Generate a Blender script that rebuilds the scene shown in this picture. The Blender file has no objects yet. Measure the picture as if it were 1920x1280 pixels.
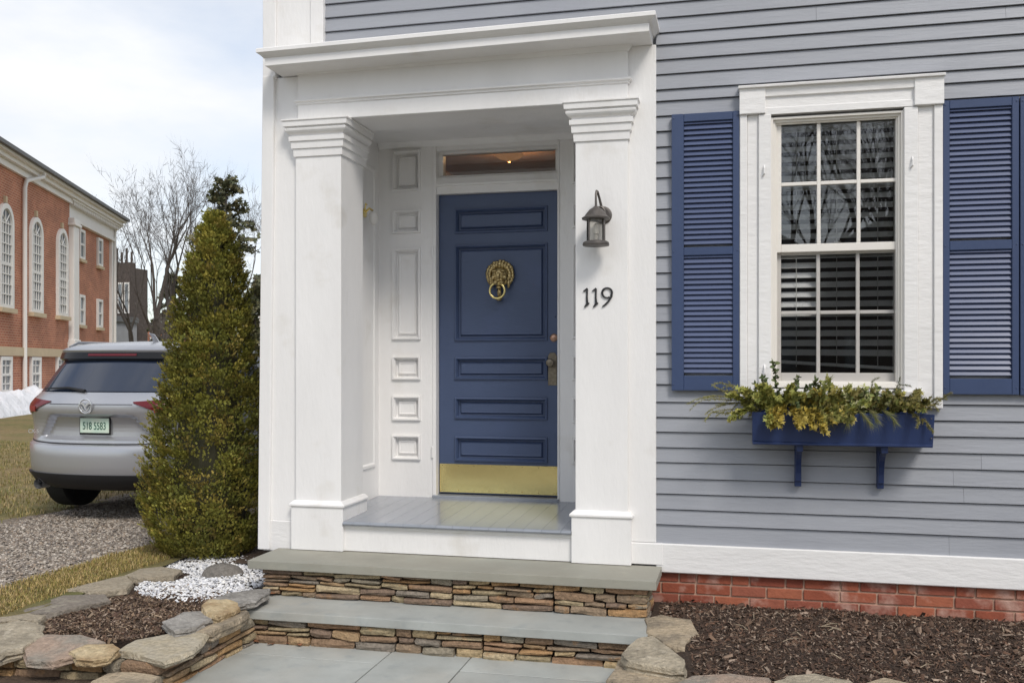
import bpy, bmesh, math, random
from mathutils import Vector, noise
R = math.radians
sc = bpy.context.scene
H = 1.68                      # camera height above the path

# ------------------------------------------------------------------ camera
cam_d = bpy.data.cameras.new('camera')
cam = bpy.data.objects.new('camera', cam_d)
sc.collection.objects.link(cam)
sc.camera = cam
cam.location = (0, -5.95, H)
cam.rotation_euler = (R(90), 0, math.atan(420 / 1780))
cam_d.sensor_width = 36
cam_d.lens = 36 * 1780 / 1920
cam_d.shift_y = 41 / 1920
cam_d.clip_start = 0.05
cam_d.clip_end = 2000

# ------------------------------------------------------------------ sky and sun
SUN_EL, SUN_AZ = 47, 146       # azimuth clockwise from +Y (house faces -Y)
world = bpy.data.worlds.new('World')
sc.world = world
world.use_nodes = True
wn, wl = world.node_tree.nodes, world.node_tree.links
wn.clear()
wout = wn.new('ShaderNodeOutputWorld')
wbg = wn.new('ShaderNodeBackground')
wbg.inputs['Strength'].default_value = 0.122
sky = wn.new('ShaderNodeTexSky')
sky.sky_type = 'NISHITA'
sky.sun_disc = False
sky.sun_elevation = R(SUN_EL)
sky.sun_rotation = R(SUN_AZ)
wtc = wn.new('ShaderNodeTexCoord')
wmp = wn.new('ShaderNodeMapping')
wmp.inputs['Scale'].default_value = (1.0, 1.0, 2.6)
wl.new(wtc.outputs['Generated'], wmp.inputs['Vector'])
wno = wn.new('ShaderNodeTexNoise')
wno.inputs['Scale'].default_value = 1.7
wno.inputs['Detail'].default_value = 7
wno.inputs['Roughness'].default_value = 0.52
wl.new(wmp.outputs['Vector'], wno.inputs['Vector'])
wcr = wn.new('ShaderNodeValToRGB')
wcr.color_ramp.elements[0].position = 0.33
wcr.color_ramp.elements[0].color = (0.16, 0.16, 0.16, 1)
wcr.color_ramp.elements[1].position = 0.60
wcr.color_ramp.elements[1].color = (0.98, 0.98, 0.98, 1)
wl.new(wno.outputs['Fac'], wcr.inputs['Fac'])
wn2 = wn.new('ShaderNodeTexNoise')
wn2.inputs['Scale'].default_value = 3.1
wn2.inputs['Detail'].default_value = 5
wl.new(wmp.outputs['Vector'], wn2.inputs['Vector'])
wcl = wn.new('ShaderNodeMixRGB')
wcl.inputs['Color1'].default_value = (4.8, 4.95, 5.25, 1)
wcl.inputs['Color2'].default_value = (6.6, 6.6, 6.6, 1)
wl.new(wn2.outputs['Fac'], wcl.inputs['Fac'])
wmx = wn.new('ShaderNodeMixRGB')
wl.new(wcr.outputs['Color'], wmx.inputs['Fac'])
wl.new(sky.outputs['Color'], wmx.inputs['Color1'])
wl.new(wcl.outputs['Color'], wmx.inputs['Color2'])
wl.new(wmx.outputs['Color'], wbg.inputs['Color'])
wl.new(wbg.outputs['Background'], wout.inputs['Surface'])

sun_d = bpy.data.lights.new('sun', 'SUN')
sun_d.energy = 1.5
sun_d.angle = R(17)
sun_d.color = (1.0, 0.94, 0.86)
sun = bpy.data.objects.new('sun', sun_d)
sc.collection.objects.link(sun)
_el, _az = R(SUN_EL), R(SUN_AZ)
sdir = Vector((math.cos(_el) * math.sin(_az), math.cos(_el) * math.cos(_az), math.sin(_el)))
sun.rotation_euler = sdir.to_track_quat('Z', 'Y').to_euler()
sun.location = sdir * 60

sc.render.engine = 'CYCLES'
sc.view_settings.view_transform = 'Standard'
sc.view_settings.look = 'None'
sc.view_settings.gamma = 1
sc.view_settings.use_curve_mapping = False
sc.view_settings.exposure = 0.5
sc.cycles.max_bounces = 6
sc.cycles.transparent_max_bounces = 12

# ------------------------------------------------------------------ materials
def lin(r, g, b):
    def f(c):
        c /= 255
        return c / 12.92 if c <= 0.04045 else ((c + 0.055) / 1.055) ** 2.4
    return (f(r), f(g), f(b))

def mat(name, col, rough=0.6, var=0.0, vscale=6.0, bump=0.0, bscale=40.0, bstretch=(1, 1, 1),
        col2=None, c2scale=3.0, c2lo=0.45, c2hi=0.65, rnd=0.0, rndcols=None, metal=0.0, attr=False,
        spec=0.5, bdist=0.01, hue=0.0, detail=6, dirt=None, dscale=5.0, dlo=.55, dhi=.7):
    m = bpy.data.materials.new(name)
    m.use_nodes = True
    n, l = m.node_tree.nodes, m.node_tree.links
    b = n['Principled BSDF']
    b.inputs['Roughness'].default_value = rough
    b.inputs['Metallic'].default_value = metal
    b.inputs['Specular IOR Level'].default_value = spec
    geo = n.new('ShaderNodeNewGeometry')
    P = geo.outputs['Position']
    if attr:
        a = n.new('ShaderNodeAttribute')
        a.attribute_name = 'Col'
        c = a.outputs['Color']
    elif rndcols:
        oi = n.new('ShaderNodeObjectInfo')
        cr = n.new('ShaderNodeValToRGB')
        cr.color_ramp.interpolation = 'CONSTANT' if len(rndcols) > 2 else 'LINEAR'
        els = cr.color_ramp.elements
        while len(els) < len(rndcols):
            els.new(0.5)
        for i, cc in enumerate(rndcols):
            els[i].position = i / len(rndcols)
            els[i].color = (*cc, 1)
        l.new(oi.outputs['Random'], cr.inputs['Fac'])
        c = cr.outputs['Color']
    else:
        rgb = n.new('ShaderNodeRGB')
        rgb.outputs[0].default_value = (*col, 1)
        c = rgb.outputs[0]
    def noise_node(scale, det=detail, stretch=(1, 1, 1), rgh=0.55):
        mp = n.new('ShaderNodeMapping')
        mp.inputs['Scale'].default_value = stretch
        l.new(P, mp.inputs['Vector'])
        t = n.new('ShaderNodeTexNoise')
        t.inputs['Scale'].default_value = scale
        t.inputs['Detail'].default_value = det
        t.inputs['Roughness'].default_value = rgh
        l.new(mp.outputs['Vector'], t.inputs['Vector'])
        return t
    def patch(c, colour, scale, lo, hi):
        t = noise_node(scale)
        r = n.new('ShaderNodeValToRGB')
        r.color_ramp.elements[0].position = lo
        r.color_ramp.elements[1].position = hi
        l.new(t.outputs['Fac'], r.inputs['Fac'])
        mx = n.new('ShaderNodeMixRGB')
        l.new(r.outputs['Color'], mx.inputs['Fac'])
        l.new(c, mx.inputs['Color1'])
        mx.inputs['Color2'].default_value = (*colour, 1)
        return mx.outputs['Color']
    if col2:
        c = patch(c, col2, c2scale, c2lo, c2hi)
    if dirt:
        c = patch(c, dirt, dscale, dlo, dhi)
    if var or rnd:
        hs = n.new('ShaderNodeHueSaturation')
        l.new(c, hs.inputs['Color'])
        val = None
        if var:
            t = noise_node(vscale, stretch=bstretch)
            mr = n.new('ShaderNodeMapRange')
            mr.inputs['From Min'].default_value = 0.25
            mr.inputs['From Max'].default_value = 0.75
            mr.inputs['To Min'].default_value = 1 - var
            mr.inputs['To Max'].default_value = 1 + var
            l.new(t.outputs['Fac'], mr.inputs['Value'])
            val = mr.outputs['Result']
        if rnd:
            oi = n.new('ShaderNodeObjectInfo')
            mr = n.new('ShaderNodeMapRange')
            mr.inputs['To Min'].default_value = 1 - rnd
            mr.inputs['To Max'].default_value = 1 + rnd
            l.new(oi.outputs['Random'], mr.inputs['Value'])
            if val is None:
                val = mr.outputs['Result']
            else:
                mm = n.new('ShaderNodeMath')
                mm.operation = 'MULTIPLY'
                l.new(val, mm.inputs[0])
                l.new(mr.outputs['Result'], mm.inputs[1])
                val = mm.outputs[0]
        l.new(val, hs.inputs['Value'])
        c = hs.outputs['Color']
    l.new(c, b.inputs['Base Color'])
    if bump:
        t = noise_node(bscale, 8, bstretch, 0.6)
        bp = n.new('ShaderNodeBump')
        bp.inputs['Strength'].default_value = bump
        bp.inputs['Distance'].default_value = bdist
        l.new(t.outputs['Fac'], bp.inputs['Height'])
        l.new(bp.outputs['Normal'], b.inputs['Normal'])
    return m

M = {}
M['white'] = mat('white_paint', (.82, .81, .80), .40, var=.05, vscale=3.0, bump=.42, bscale=30, bstretch=(1, 1, .3), bdist=.007,
                 dirt=(.69, .665, .62), dscale=3.2, dlo=.58, dhi=.82, detail=12)
M['white_board'] = mat('white_weathered_paint', (.80, .79, .78), .45, var=.05, vscale=2.5, bump=.6, bscale=30, bstretch=(.3, 1, 1), bdist=.008)
M['trim'] = mat('window_vinyl', (.78, .75, .70), .35, var=.03, vscale=5)
M['grey_clap'] = mat('grey_clapboard_paint', lin(153, 156, 163), .5, var=.055, vscale=3.5, bump=.5, bscale=30, bstretch=(.18, 1, 1.4),
                     bdist=.006, rnd=.025, dirt=lin(143, 146, 154), dscale=1.1, dlo=.5, dhi=.75)
M['blue'] = mat('blue_shutter_paint', lin(58, 73, 106), .40, var=.06, vscale=5, bump=.25, bscale=40, bstretch=(1, 1, .4), bdist=.004)
M['blue_slat_skylit'] = mat('blue_slat_skylit_paint', lin(78, 89, 120), .32, var=.05, vscale=7, rnd=.04)  # shutter blue made lighter; skylight on the louvres is put into the colour
M['blue_door'] = mat('blue_door_paint', lin(68, 82, 112), .40, var=.07, vscale=3, bump=.35, bscale=45, bstretch=(.4, 1, 1), bdist=.004,
                     dirt=lin(72, 86, 122), dscale=3, dlo=.6, dhi=.85)
M['navy'] = mat('navy_box_paint', lin(34, 51, 92), .42, var=.08, vscale=4, bump=.25, bscale=40, bdist=.004)
M['floor'] = mat('porch_floor_paint', lin(142, 147, 155), .2, var=.07, vscale=4, bump=.15, bscale=25, bstretch=(1, .2, 1), bdist=.003, rnd=.04)
M['brass'] = mat('polished_brass', (.86, .71, .31), .18, metal=1, bump=.12, bscale=3.2, bdist=.02)
M['oldbrass'] = mat('aged_brass', (.50, .39, .19), .36, metal=1, var=.3, vscale=60, dirt=(.16, .115, .06), dscale=70, dlo=.52, dhi=.68)
M['bronze'] = mat('bronze_metal', (.13, .118, .11), .5, metal=.6, var=.2, vscale=40)
M['hardware'] = mat('worn_bronze_hardware', (.20, .17, .13), .4, metal=.8, var=.3, vscale=60)
M['copperlock'] = mat('copper_lock', (.45, .28, .20), .35, metal=.9)
M['black_iron'] = mat('black_iron', (.018, .018, .02), .5)
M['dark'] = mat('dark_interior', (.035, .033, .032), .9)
M['hall'] = mat('brown_hall_wall', (.26, .15, .09), .8)
M['blind'] = mat('blind_slat', (.90, .90, .88), .5, rnd=.03)
M['cord'] = mat('blind_cord', (.75, .74, .7), .7)
M['bluestone'] = mat('bluestone', lin(166, 169, 165), .72, var=.16, vscale=3.6, detail=12, bump=.35, bscale=35, bdist=.006, col2=lin(168, 165, 156),
                     c2scale=1.6, c2lo=.45, c2hi=.75, rnd=.05, dirt=lin(148, 153, 152), dscale=9, dlo=.55, dhi=.8)
M['bluestone_top'] = mat('bluestone_landing', lin(152, 149, 137), .72, var=.16, vscale=3.6, detail=12, bump=.35, bscale=35, bdist=.006,
                         col2=lin(138, 139, 130), c2scale=1.8, c2lo=.45, c2hi=.75, dirt=lin(164, 160, 146), dscale=7, dlo=.58, dhi=.8)
STC = [lin(*c) for c in ((172, 144, 110), (146, 120, 96), (182, 160, 124), (150, 140, 122), (172, 136, 96), (130, 110, 94), (186, 168, 136),
                         (162, 146, 116), (148, 128, 106), (176, 142, 100), (138, 128, 116), (162, 130, 102))]
M['stone'] = mat('ledge_stone', None, .88, var=.32, vscale=45, bump=1, bscale=60, bdist=.02, rndcols=STC, dirt=lin(182, 136, 88), dscale=11,
                 dlo=.6, dhi=.8)
STG = [lin(*c) for c in ((160, 150, 134), (148, 140, 128), (168, 156, 136), (138, 129, 118))]
M['flagstone'] = mat('flagstone', None, .9, var=.26, vscale=38, bump=1, bscale=42, bdist=.03, rndcols=STG, dirt=lin(176, 168, 150), dscale=9,
                     dlo=.55, dhi=.75)
def stone_col(name, c, c2):
    return mat(name, lin(*[min(240, q * 1.09) for q in c]), .9, var=.26, vscale=38, bump=1, bscale=42, bdist=.03, col2=lin(*c2), c2scale=6, c2lo=.42, c2hi=.62, detail=10, dirt=lin(*[min(235, q + 26) for q in c]), dscale=16, dlo=.56, dhi=.72)
M['st_green'] = stone_col('grey_green_stone', (170, 161, 143), (182, 170, 146))
M['st_yellow'] = stone_col('yellow_stone', (188, 170, 136), (170, 144, 108))
M['st_red'] = stone_col('red_brown_stone', (158, 138, 122), (152, 144, 132))
M['st_grey'] = stone_col('grey_boulder', (170, 159, 139), (152, 142, 124))
M['st_purple'] = stone_col('purple_grey_stone', (152, 148, 142), (138, 134, 128))
M['st_dark'] = stone_col('dark_grey_stone', (118, 113, 106), (104, 100, 95))
M['st_tan'] = stone_col('tan_stone', (170, 154, 130), (146, 134, 116))
M['mortar'] = mat('mortar', lin(184, 152, 132), .95, var=.12, vscale=20, bump=.6, bscale=80, bdist=.005)
M['brick'] = mat('red_brick', None, .85, var=.14, vscale=22, bump=.6, bscale=70, bdist=.006,
                 rndcols=[lin(146, 78, 56), lin(158, 88, 64), lin(136, 70, 52), lin(152, 88, 68), lin(164, 96, 70), lin(144, 80, 62)],
                 dirt=lin(188, 158, 144), dscale=5.5, dlo=.5, dhi=.72)
M['mulch'] = mat('mulch_soil', (.06, .038, .026), .95, var=.5, vscale=50, bump=1, bscale=60, bdist=.03)
M['chips'] = mat('mulch_chips', None, .9, attr=True)
M['pebble'] = mat('white_pebbles', None, .6, attr=True, var=.08, vscale=60)
M['leaf'] = mat('foliage', None, .6, attr=True, spec=.3)
M['grass'] = mat('grass_blades', None, .7, attr=True, spec=.2)
M['lawn'] = mat('winter_lawn', lin(132, 118, 78), .95, var=.25, vscale=9, col2=lin(112, 110, 62), c2scale=1.2, c2lo=.4, c2hi=.65,
                dirt=lin(146, 122, 88), dscale=.45, dlo=.5, dhi=.7, bump=1, bscale=60, bdist=.03)
M['gravel'] = mat('gravel', lin(124, 113, 101), .95, var=.45, vscale=42, bump=1, bscale=55, bdist=.03, col2=lin(146, 134, 118), c2scale=22,
                  dirt=lin(104, 92, 80), dscale=1.6, dlo=.5, dhi=.75)
M['gravelst'] = mat('gravel_stones', None, .85, attr=True)
M['soil'] = mat('soil', lin(96, 80, 66), .95, var=.4, vscale=40, bump=1, bscale=50, bdist=.03)
M['sand'] = mat('joint_sand', lin(44, 41, 37), .95, var=.3, vscale=40)
M['asphalt'] = mat('asphalt', (.06, .06, .062), .9, var=.25, vscale=30, bump=.5, bscale=90)
M['concrete'] = mat('concrete', (.36, .35, .33), .9, var=.12, vscale=6, bump=.4, bscale=60)
M['snow'] = mat('old_snow', (.80, .81, .84), .8, var=.08, vscale=3, bump=.8, bscale=9, bdist=.08, dirt=(.55, .50, .45), dscale=3.5, dlo=.6, dhi=.8)
M['bark'] = mat('bark', (.085, .074, .066), .95, var=.3, vscale=12, bump=.6, bscale=20)
M['bark2'] = mat('bark_grey', (.12, .106, .096), .95, var=.3, vscale=12)
M['carpaint'] = mat('silver_car_paint', (.47, .48, .51), .26, metal=.55, spec=.6)
M['carblack'] = mat('black_gloss_trim', (.010, .010, .012), .22, spec=.35)
M['carplastic'] = mat('dark_plastic', (.022, .022, .024), .6, spec=.3)
M['rubber'] = mat('tyre_rubber', (.018, .018, .019), .8, bump=.4, bscale=90)
M['alloy'] = mat('alloy_wheel', (.45, .46, .48), .3, metal=.9)
M['chrome'] = mat('chrome', (.78, .79, .81), .28, metal=.9)
M['plate'] = mat('licence_plate_face', lin(214, 228, 212), .5, col2=lin(196, 220, 204), c2scale=9)
M['plategreen'] = mat('plate_green_print', lin(40, 92, 76), .6)
M['redlens'] = mat('tail_lamp_lens', (.13, .006, .012), .16, spec=.45)
M['clearlens'] = mat('tail_lamp_reflector', (.30, .03, .035), .25)
M['seam'] = mat('panel_gap', (.02, .02, .022), .7)
M['stucco'] = mat('grey_wood_wall', lin(156, 158, 162), .8, var=.08, vscale=3)
M['brownwall'] = mat('dark_shingle_wall', (.085, .068, .06), .85, var=.3, vscale=8)
M['lime'] = mat('limestone', lin(196, 178, 148), .8, var=.08, vscale=2)
M['roofslate'] = mat('roof_slate', (.14, .145, .15), .7, var=.1, vscale=4)
M['bwhite'] = mat('building_white_paint', (.76, .74, .70), .5, var=.04, vscale=1)
M['leafbrown'] = mat('dead_leaves', lin(132, 88, 60), .8, var=.3, vscale=60)

def glass_mat(name, tint, ior, rough=0.0, dark=0.0):
    m = bpy.data.materials.new(name)
    m.use_nodes = True
    n, l = m.node_tree.nodes, m.node_tree.links
    n.clear()
    o = n.new('ShaderNodeOutputMaterial')
    mx = n.new('ShaderNodeMixShader')
    fr = n.new('ShaderNodeFresnel')
    fr.inputs['IOR'].default_value = ior
    tr = n.new('ShaderNodeBsdfTransparent')
    tr.inputs['Color'].default_value = (*tint, 1)
    gl = n.new('ShaderNodeBsdfGlossy')
    gl.inputs['Roughness'].default_value = rough
    l.new(fr.outputs['Fac'], mx.inputs['Fac'])
    l.new(tr.outputs[0], mx.inputs[1])
    l.new(gl.outputs[0], mx.inputs[2])
    l.new(mx.outputs[0], o.inputs['Surface'])
    return m
M['glass'] = glass_mat('window_glass', (.96, .97, .965), 2.2)
M['glass_thin'] = glass_mat('lamp_glass', (.92, .90, .86), 1.45)
M['screen'] = glass_mat('insect_screen', (.84, .84, .85), 1.12, .4)
M['carglass'] = mat('sky_tinted_car_glass', (.022, .032, .058), .04, spec=.8)  # dark tint, with blue added to stand in for reflected sky
M['farglass'] = mat('far_window_glass', (.16, .18, .20), .08, spec=.9, var=.3, vscale=.8)

def emis(name, col, s):
    m = bpy.data.materials.new(name)
    m.use_nodes = True
    b = m.node_tree.nodes['Principled BSDF']
    b.inputs['Base Color'].default_value = (*col, 1)
    b.inputs['Emission Color'].default_value = (*col, 1)
    b.inputs['Emission Strength'].default_value = s
    return m
M['lampglow'] = emis('lit_lamp_shade', (.30, .13, .04), .5)

def brick_mat():
    m = bpy.data.materials.new('far_brick_wall')
    m.use_nodes = True
    n, l = m.node_tree.nodes, m.node_tree.links
    b = n['Principled BSDF']
    b.inputs['Roughness'].default_value = .9
    geo = n.new('ShaderNodeNewGeometry')
    dt = n.new('ShaderNodeVectorMath')
    dt.operation = 'DOT_PRODUCT'
    dt.inputs[1].default_value = (.386, -.9225, 0)
    l.new(geo.outputs['Position'], dt.inputs[0])
    sp = n.new('ShaderNodeSeparateXYZ')
    l.new(geo.outputs['Position'], sp.inputs[0])
    cb = n.new('ShaderNodeCombineXYZ')
    l.new(dt.outputs['Value'], cb.inputs[0])
    l.new(sp.outputs['Z'], cb.inputs[1])
    br = n.new('ShaderNodeTexBrick')
    br.inputs['Color1'].default_value = (*lin(176, 110, 82), 1)
    br.inputs['Color2'].default_value = (*lin(156, 92, 70), 1)
    br.inputs['Mortar'].default_value = (*lin(186, 150, 126), 1)
    br.inputs['Scale'].default_value = 1
    br.inputs['Brick Width'].default_value = .24
    br.inputs['Row Height'].default_value = .082
    br.inputs['Mortar Size'].default_value = .012
    l.new(cb.outputs[0], br.inputs['Vector'])
    ns = n.new('ShaderNodeTexNoise')
    ns.inputs['Scale'].default_value = 1.3
    ns.inputs['Detail'].default_value = 6
    l.new(geo.outputs['Position'], ns.inputs['Vector'])
    mr = n.new('ShaderNodeMapRange')
    mr.inputs['From Min'].default_value = .3
    mr.inputs['From Max'].default_value = .7
    mr.inputs['To Min'].default_value = .8
    mr.inputs['To Max'].default_value = 1.2
    l.new(ns.outputs['Fac'], mr.inputs['Value'])
    hs = n.new('ShaderNodeHueSaturation')
    l.new(br.outputs['Color'], hs.inputs['Color'])
    l.new(mr.outputs['Result'], hs.inputs['Value'])
    l.new(hs.outputs['Color'], b.inputs['Base Color'])
    return m
M['farbrick'] = brick_mat()

# ------------------------------------------------------------------ mesh helpers
COL = sc.collection
WLOC = {}

class MB:
    def __init__(s):
        s.v, s.f, s.c = [], [], []
    def add(s, vs, fs, col=None):
        o = len(s.v)
        s.v += [tuple(p) for p in vs]
        s.f += [tuple(i + o for i in q) for q in fs]
        if col is not None:
            s.c += [col] * len(fs)
        return s
    def box(s, x0, x1, y0, y1, z0, z1, col=None):
        vs = [(x, y, z) for z in (z0, z1) for y in (y0, y1) for x in (x0, x1)]
        return s.add(vs, [(0, 2, 3, 1), (4, 5, 7, 6), (0, 1, 5, 4), (2, 6, 7, 3), (0, 4, 6, 2), (1, 3, 7, 5)], col)
    def extr(s, poly, fn, t0, t1):
        n = len(poly)
        vs = [fn(a, b, t0) for a, b in poly] + [fn(a, b, t1) for a, b in poly]
        fs = [tuple(range(n))[::-1], tuple(range(n, 2 * n))] + [(i, (i + 1) % n, n + (i + 1) % n, n + i) for i in range(n)]
        return s.add(vs, fs)
    def prx(s, poly, x0, x1):
        return s.extr(poly, lambda a, b, t: (t, a, b), x0, x1)
    def rings(s, rings, cap0=True, cap1=True, col=None):
        n = len(rings[0])
        vs = [p for r in rings for p in r]
        fs = []
        for k in range(len(rings) - 1):
            for i in range(n):
                j = (i + 1) % n
                fs.append((k * n + i, k * n + j, (k + 1) * n + j, (k + 1) * n + i))
        if cap0:
            fs.append(tuple(range(n))[::-1])
        if cap1:
            fs.append(tuple(range((len(rings) - 1) * n, len(rings) * n)))
        return s.add(vs, fs, col)
    def rectlathe(s, x0, x1, y0, y1, prof, tilt=0.0, xc=0.0):
        rg = []
        for o, z in prof:
            rg.append([(x, y, z + tilt * (x - xc)) for x, y in ((x0 - o, y0 - o), (x1 + o, y0 - o), (x1 + o, y1), (x0 - o, y1))])
        return s.rings(rg)
    def panel(s, x0, x1, z0, z1, prof):
        """rectangular moulding rings on a wall facing -Y: prof = (inset, y)"""
        rg = [[(x0 + i, y, z0 + i), (x1 - i, y, z0 + i), (x1 - i, y, z1 - i), (x0 + i, y, z1 - i)] for i, y in prof]
        return s.rings(rg, False, True)
    def tube(s, pts, rad, n=8, cap=True, col=None):
        pts = [Vector(p) for p in pts]
        if not isinstance(rad, (list, tuple)):
            rad = [rad] * len(pts)
        rg = []
        up = None
        for i, p in enumerate(pts):
            d = (pts[min(i + 1, len(pts) - 1)] - pts[max(i - 1, 0)]).normalized()
            if up is None:
                up = Vector((0, 0, 1)) if abs(d.z) < .9 else Vector((1, 0, 0))
            a = d.cross(up)
            if a.length < 1e-5:
                a = d.orthogonal()
            a.normalize()
            b = d.cross(a).normalized()
            up = a.cross(d) * 1.0
            rg.append([tuple(p + (a * math.cos(2 * math.pi * k / n) + b * math.sin(2 * math.pi * k / n)) * rad[i]) for k in range(n)])
        return s.rings(rg, cap, cap, col)
    def lathe(s, prof, c, n=20, axis='z', cap=True):
        rg = []
        for r, h in prof:
            ring = []
            for k in range(n):
                a = 2 * math.pi * k / n
                if axis == 'z':
                    ring.append((c[0] + r * math.cos(a), c[1] + r * math.sin(a), c[2] + h))
                elif axis == 'y':
                    ring.append((c[0] + r * math.cos(a), c[1] + h, c[2] + r * math.sin(a)))
                else:
                    ring.append((c[0] + h, c[1] + r * math.cos(a), c[2] + r * math.sin(a)))
            rg.append(ring)
        return s.rings(rg, cap, cap)
    def ball(s, c, r, nu=10, nv=6):
        if not isinstance(r, (tuple, list)):
            r = (r, r, r)
        rg = []
        for j in range(1, nv):
            t = math.pi * j / nv
            rg.append([(c[0] + r[0] * math.sin(t) * math.cos(2 * math.pi * k / nu), c[1] + r[1] * math.sin(t) * math.sin(2 * math.pi * k / nu),
                        c[2] - r[2] * math.cos(t)) for k in range(nu)])
        return s.rings(rg)
    def torus(s, c, R1, r, n=24, m=8, axis='y'):
        vs, fs = [], []
        for i in range(n):
            a = 2 * math.pi * i / n
            for j in range(m):
                b = 2 * math.pi * j / m
                q = R1 + r * math.cos(b)
                p = (q * math.cos(a), r * math.sin(b), q * math.sin(a))
                if axis == 'z':
                    p = (p[0], p[2], p[1])
                if axis == 'x':
                    p = (p[1], p[0], p[2])
                vs.append((c[0] + p[0], c[1] + p[1], c[2] + p[2]))
        for i in range(n):
            for j in range(m):
                fs.append((i * m + j, ((i + 1) % n) * m + j, ((i + 1) % n) * m + (j + 1) % m, i * m + (j + 1) % m))
        return s.add(vs, fs)
    def build(s, name, m, parent=None, smooth=False, bevel=0.0, seg=1, sharp=40):
        if parent is not None:
            pw = WLOC[parent.name]
        else:
            pw = Vector((0, 0, 0))
        lo = [min(p[i] for p in s.v) for i in range(3)]
        hi = [max(p[i] for p in s.v) for i in range(3)]
        c = Vector(((lo[0] + hi[0]) / 2, (lo[1] + hi[1]) / 2, lo[2]))
        me = bpy.data.meshes.new(name)
        me.from_pydata([(p[0] - c.x, p[1] - c.y, p[2] - c.z) for p in s.v], [], s.f)
        if s.c and len(s.c) == len(s.f):
            at = me.color_attributes.new('Col', 'FLOAT_COLOR', 'CORNER')
            data = []
            for q, cc in zip(s.f, s.c):
                data += [cc[0], cc[1], cc[2], 1.0] * len(q)
            at.data.foreach_set('color', data)
        else:
            bm = bmesh.new()
            bm.from_mesh(me)
            bmesh.ops.recalc_face_normals(bm, faces=bm.faces)
            if bevel:
                es = [e for e in bm.edges if len(e.link_faces) == 2 and e.calc_face_angle(0) > R(30)]
                bmesh.ops.bevel(bm, geom=es, offset=bevel, segments=seg, profile=.6, affect='EDGES', clamp_overlap=True)
            bm.to_mesh(me)
            bm.free()
        me.materials.append(M[m] if isinstance(m, str) else m)
        if smooth:
            me.shade_smooth()
            me.set_sharp_from_angle(angle=R(sharp))
        o = bpy.data.objects.new(name, me)
        COL.objects.link(o)
        if parent is not None:
            o.parent = parent
        o.location = c - pw
        WLOC[o.name] = c
        return o

def box(name, m, parent, x0, x1, y0, y1, z0, z1, bevel=0.003):
    return MB().box(x0, x1, y0, y1, z0, z1).build(name, m, parent, bevel=bevel)

def empty(name, loc, label=None, cat=None, group=None, kind=None, parent=None):
    o = bpy.data.objects.new(name, None)
    o.empty_display_size = .1
    COL.objects.link(o)
    o.location = Vector(loc) - (WLOC[parent.name] if parent else Vector((0, 0, 0)))
    if parent:
        o.parent = parent
    WLOC[o.name] = Vector(loc)
    return tag(o, label, cat, group, kind)

def tag(o, label=None, cat=None, group=None, kind=None):
    if label: o['label'] = label
    if cat: o['category'] = cat
    if group: o['group'] = group
    if kind: o['kind'] = kind
    return o

def inst(src, parent, loc, rot=None):
    """copy of one part sharing its mesh, at world loc"""
    o = src.copy()
    COL.objects.link(o)
    o.parent = parent
    o.location = Vector(loc) - WLOC[parent.name]
    if rot: o.rotation_euler = rot
    WLOC[o.name] = Vector(loc)
    return o

def copy_tree(o, off, parent=None):
    c = o.copy()
    COL.objects.link(c)
    if parent is None:
        c.location = o.location + Vector(off)
    else:
        c.parent = parent
    WLOC[c.name] = WLOC[o.name] + Vector(off)
    for ch in o.children:
        copy_tree(ch, off, c)
    return c

def Z(v):
    return v + H

# ------------------------------------------------------------------ ground
rng = random.Random(5)
def sheet(name, m, poly, z, label=None):
    mb = MB()
    mb.add([(x, y, z if not callable(z) else z(x, y)) for x, y in poly], [tuple(range(len(poly)))])
    o = mb.build(name, m)
    return tag(o, kind='structure')

def gridsheet(name, m, x0, x1, y0, y1, nx, ny, zf, kind='structure'):
    mb = MB()
    vs = [(x0 + (x1 - x0) * i / nx, y0 + (y1 - y0) * j / ny) for j in range(ny + 1) for i in range(nx + 1)]
    mb.add([(x, y, zf(x, y)) for x, y in vs],
           [(j * (nx + 1) + i, j * (nx + 1) + i + 1, (j + 1) * (nx + 1) + i + 1, (j + 1) * (nx + 1) + i) for j in range(ny) for i in range(nx)])
    return tag(mb.build(name, m, smooth=True, sharp=180), kind=kind)

def ramp(y):
    return .24 if y > -1.3 else max(-.03, .24 + (y + 1.3) * .1)
sheet('ground', 'lawn', [(-700, -700), (700, -700), (700, 700), (-700, 700)], -.12)
gridsheet('lawn', 'lawn', -60, -6.42, -4, 60, 60, 64, lambda x, y: ramp(y) + .03 * noise.noise((x * .4, y * .4, 0)) - (.02 if x > -6.6 else 0))
gridsheet('driveway', 'gravel', -6.62, -4.5, -4, 30, 16, 120, lambda x, y: ramp(y) - .012 + .012 * noise.noise((x * 2, y * 2, 3)))
gridsheet('grass_verge', 'lawn', -4.62, -3.98, -4, 3, 8, 60, lambda x, y: ramp(y) + .015 * noise.noise((x * 4, y * 4, 3)) - (.02 if x < -4.55 else 0))
gridsheet('back_lawn', 'lawn', -4.6, 40, 9, 60, 20, 20, lambda x, y: .22)
gridsheet('side_yard', 'soil', -4.02, -3.1, .3, 9.1, 6, 40, lambda x, y: .225 + .02 * noise.noise((x * 3, y * 3, 1)))
gridsheet('front_soil', 'soil', -7, -2.86, -4.2, -1.5, 40, 24, lambda x, y: .05 + .02 * noise.noise((x * 4, y * 4, 1)) - (.1 if x < -4.7 else 0))
sheet('sidewalk', 'concrete', [(-60, -6.9), (60, -6.9), (60, -4.1), (-60, -4.1)], -.03)
sheet('road', 'asphalt', [(-200, -16), (200, -16), (200, -7.2), (-200, -7.2)], -.11)
box('kerb', 'concrete', None, -60, 60, -7.2, -6.9, -.3, -.02, bevel=.02)['kind'] = 'structure'

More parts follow.
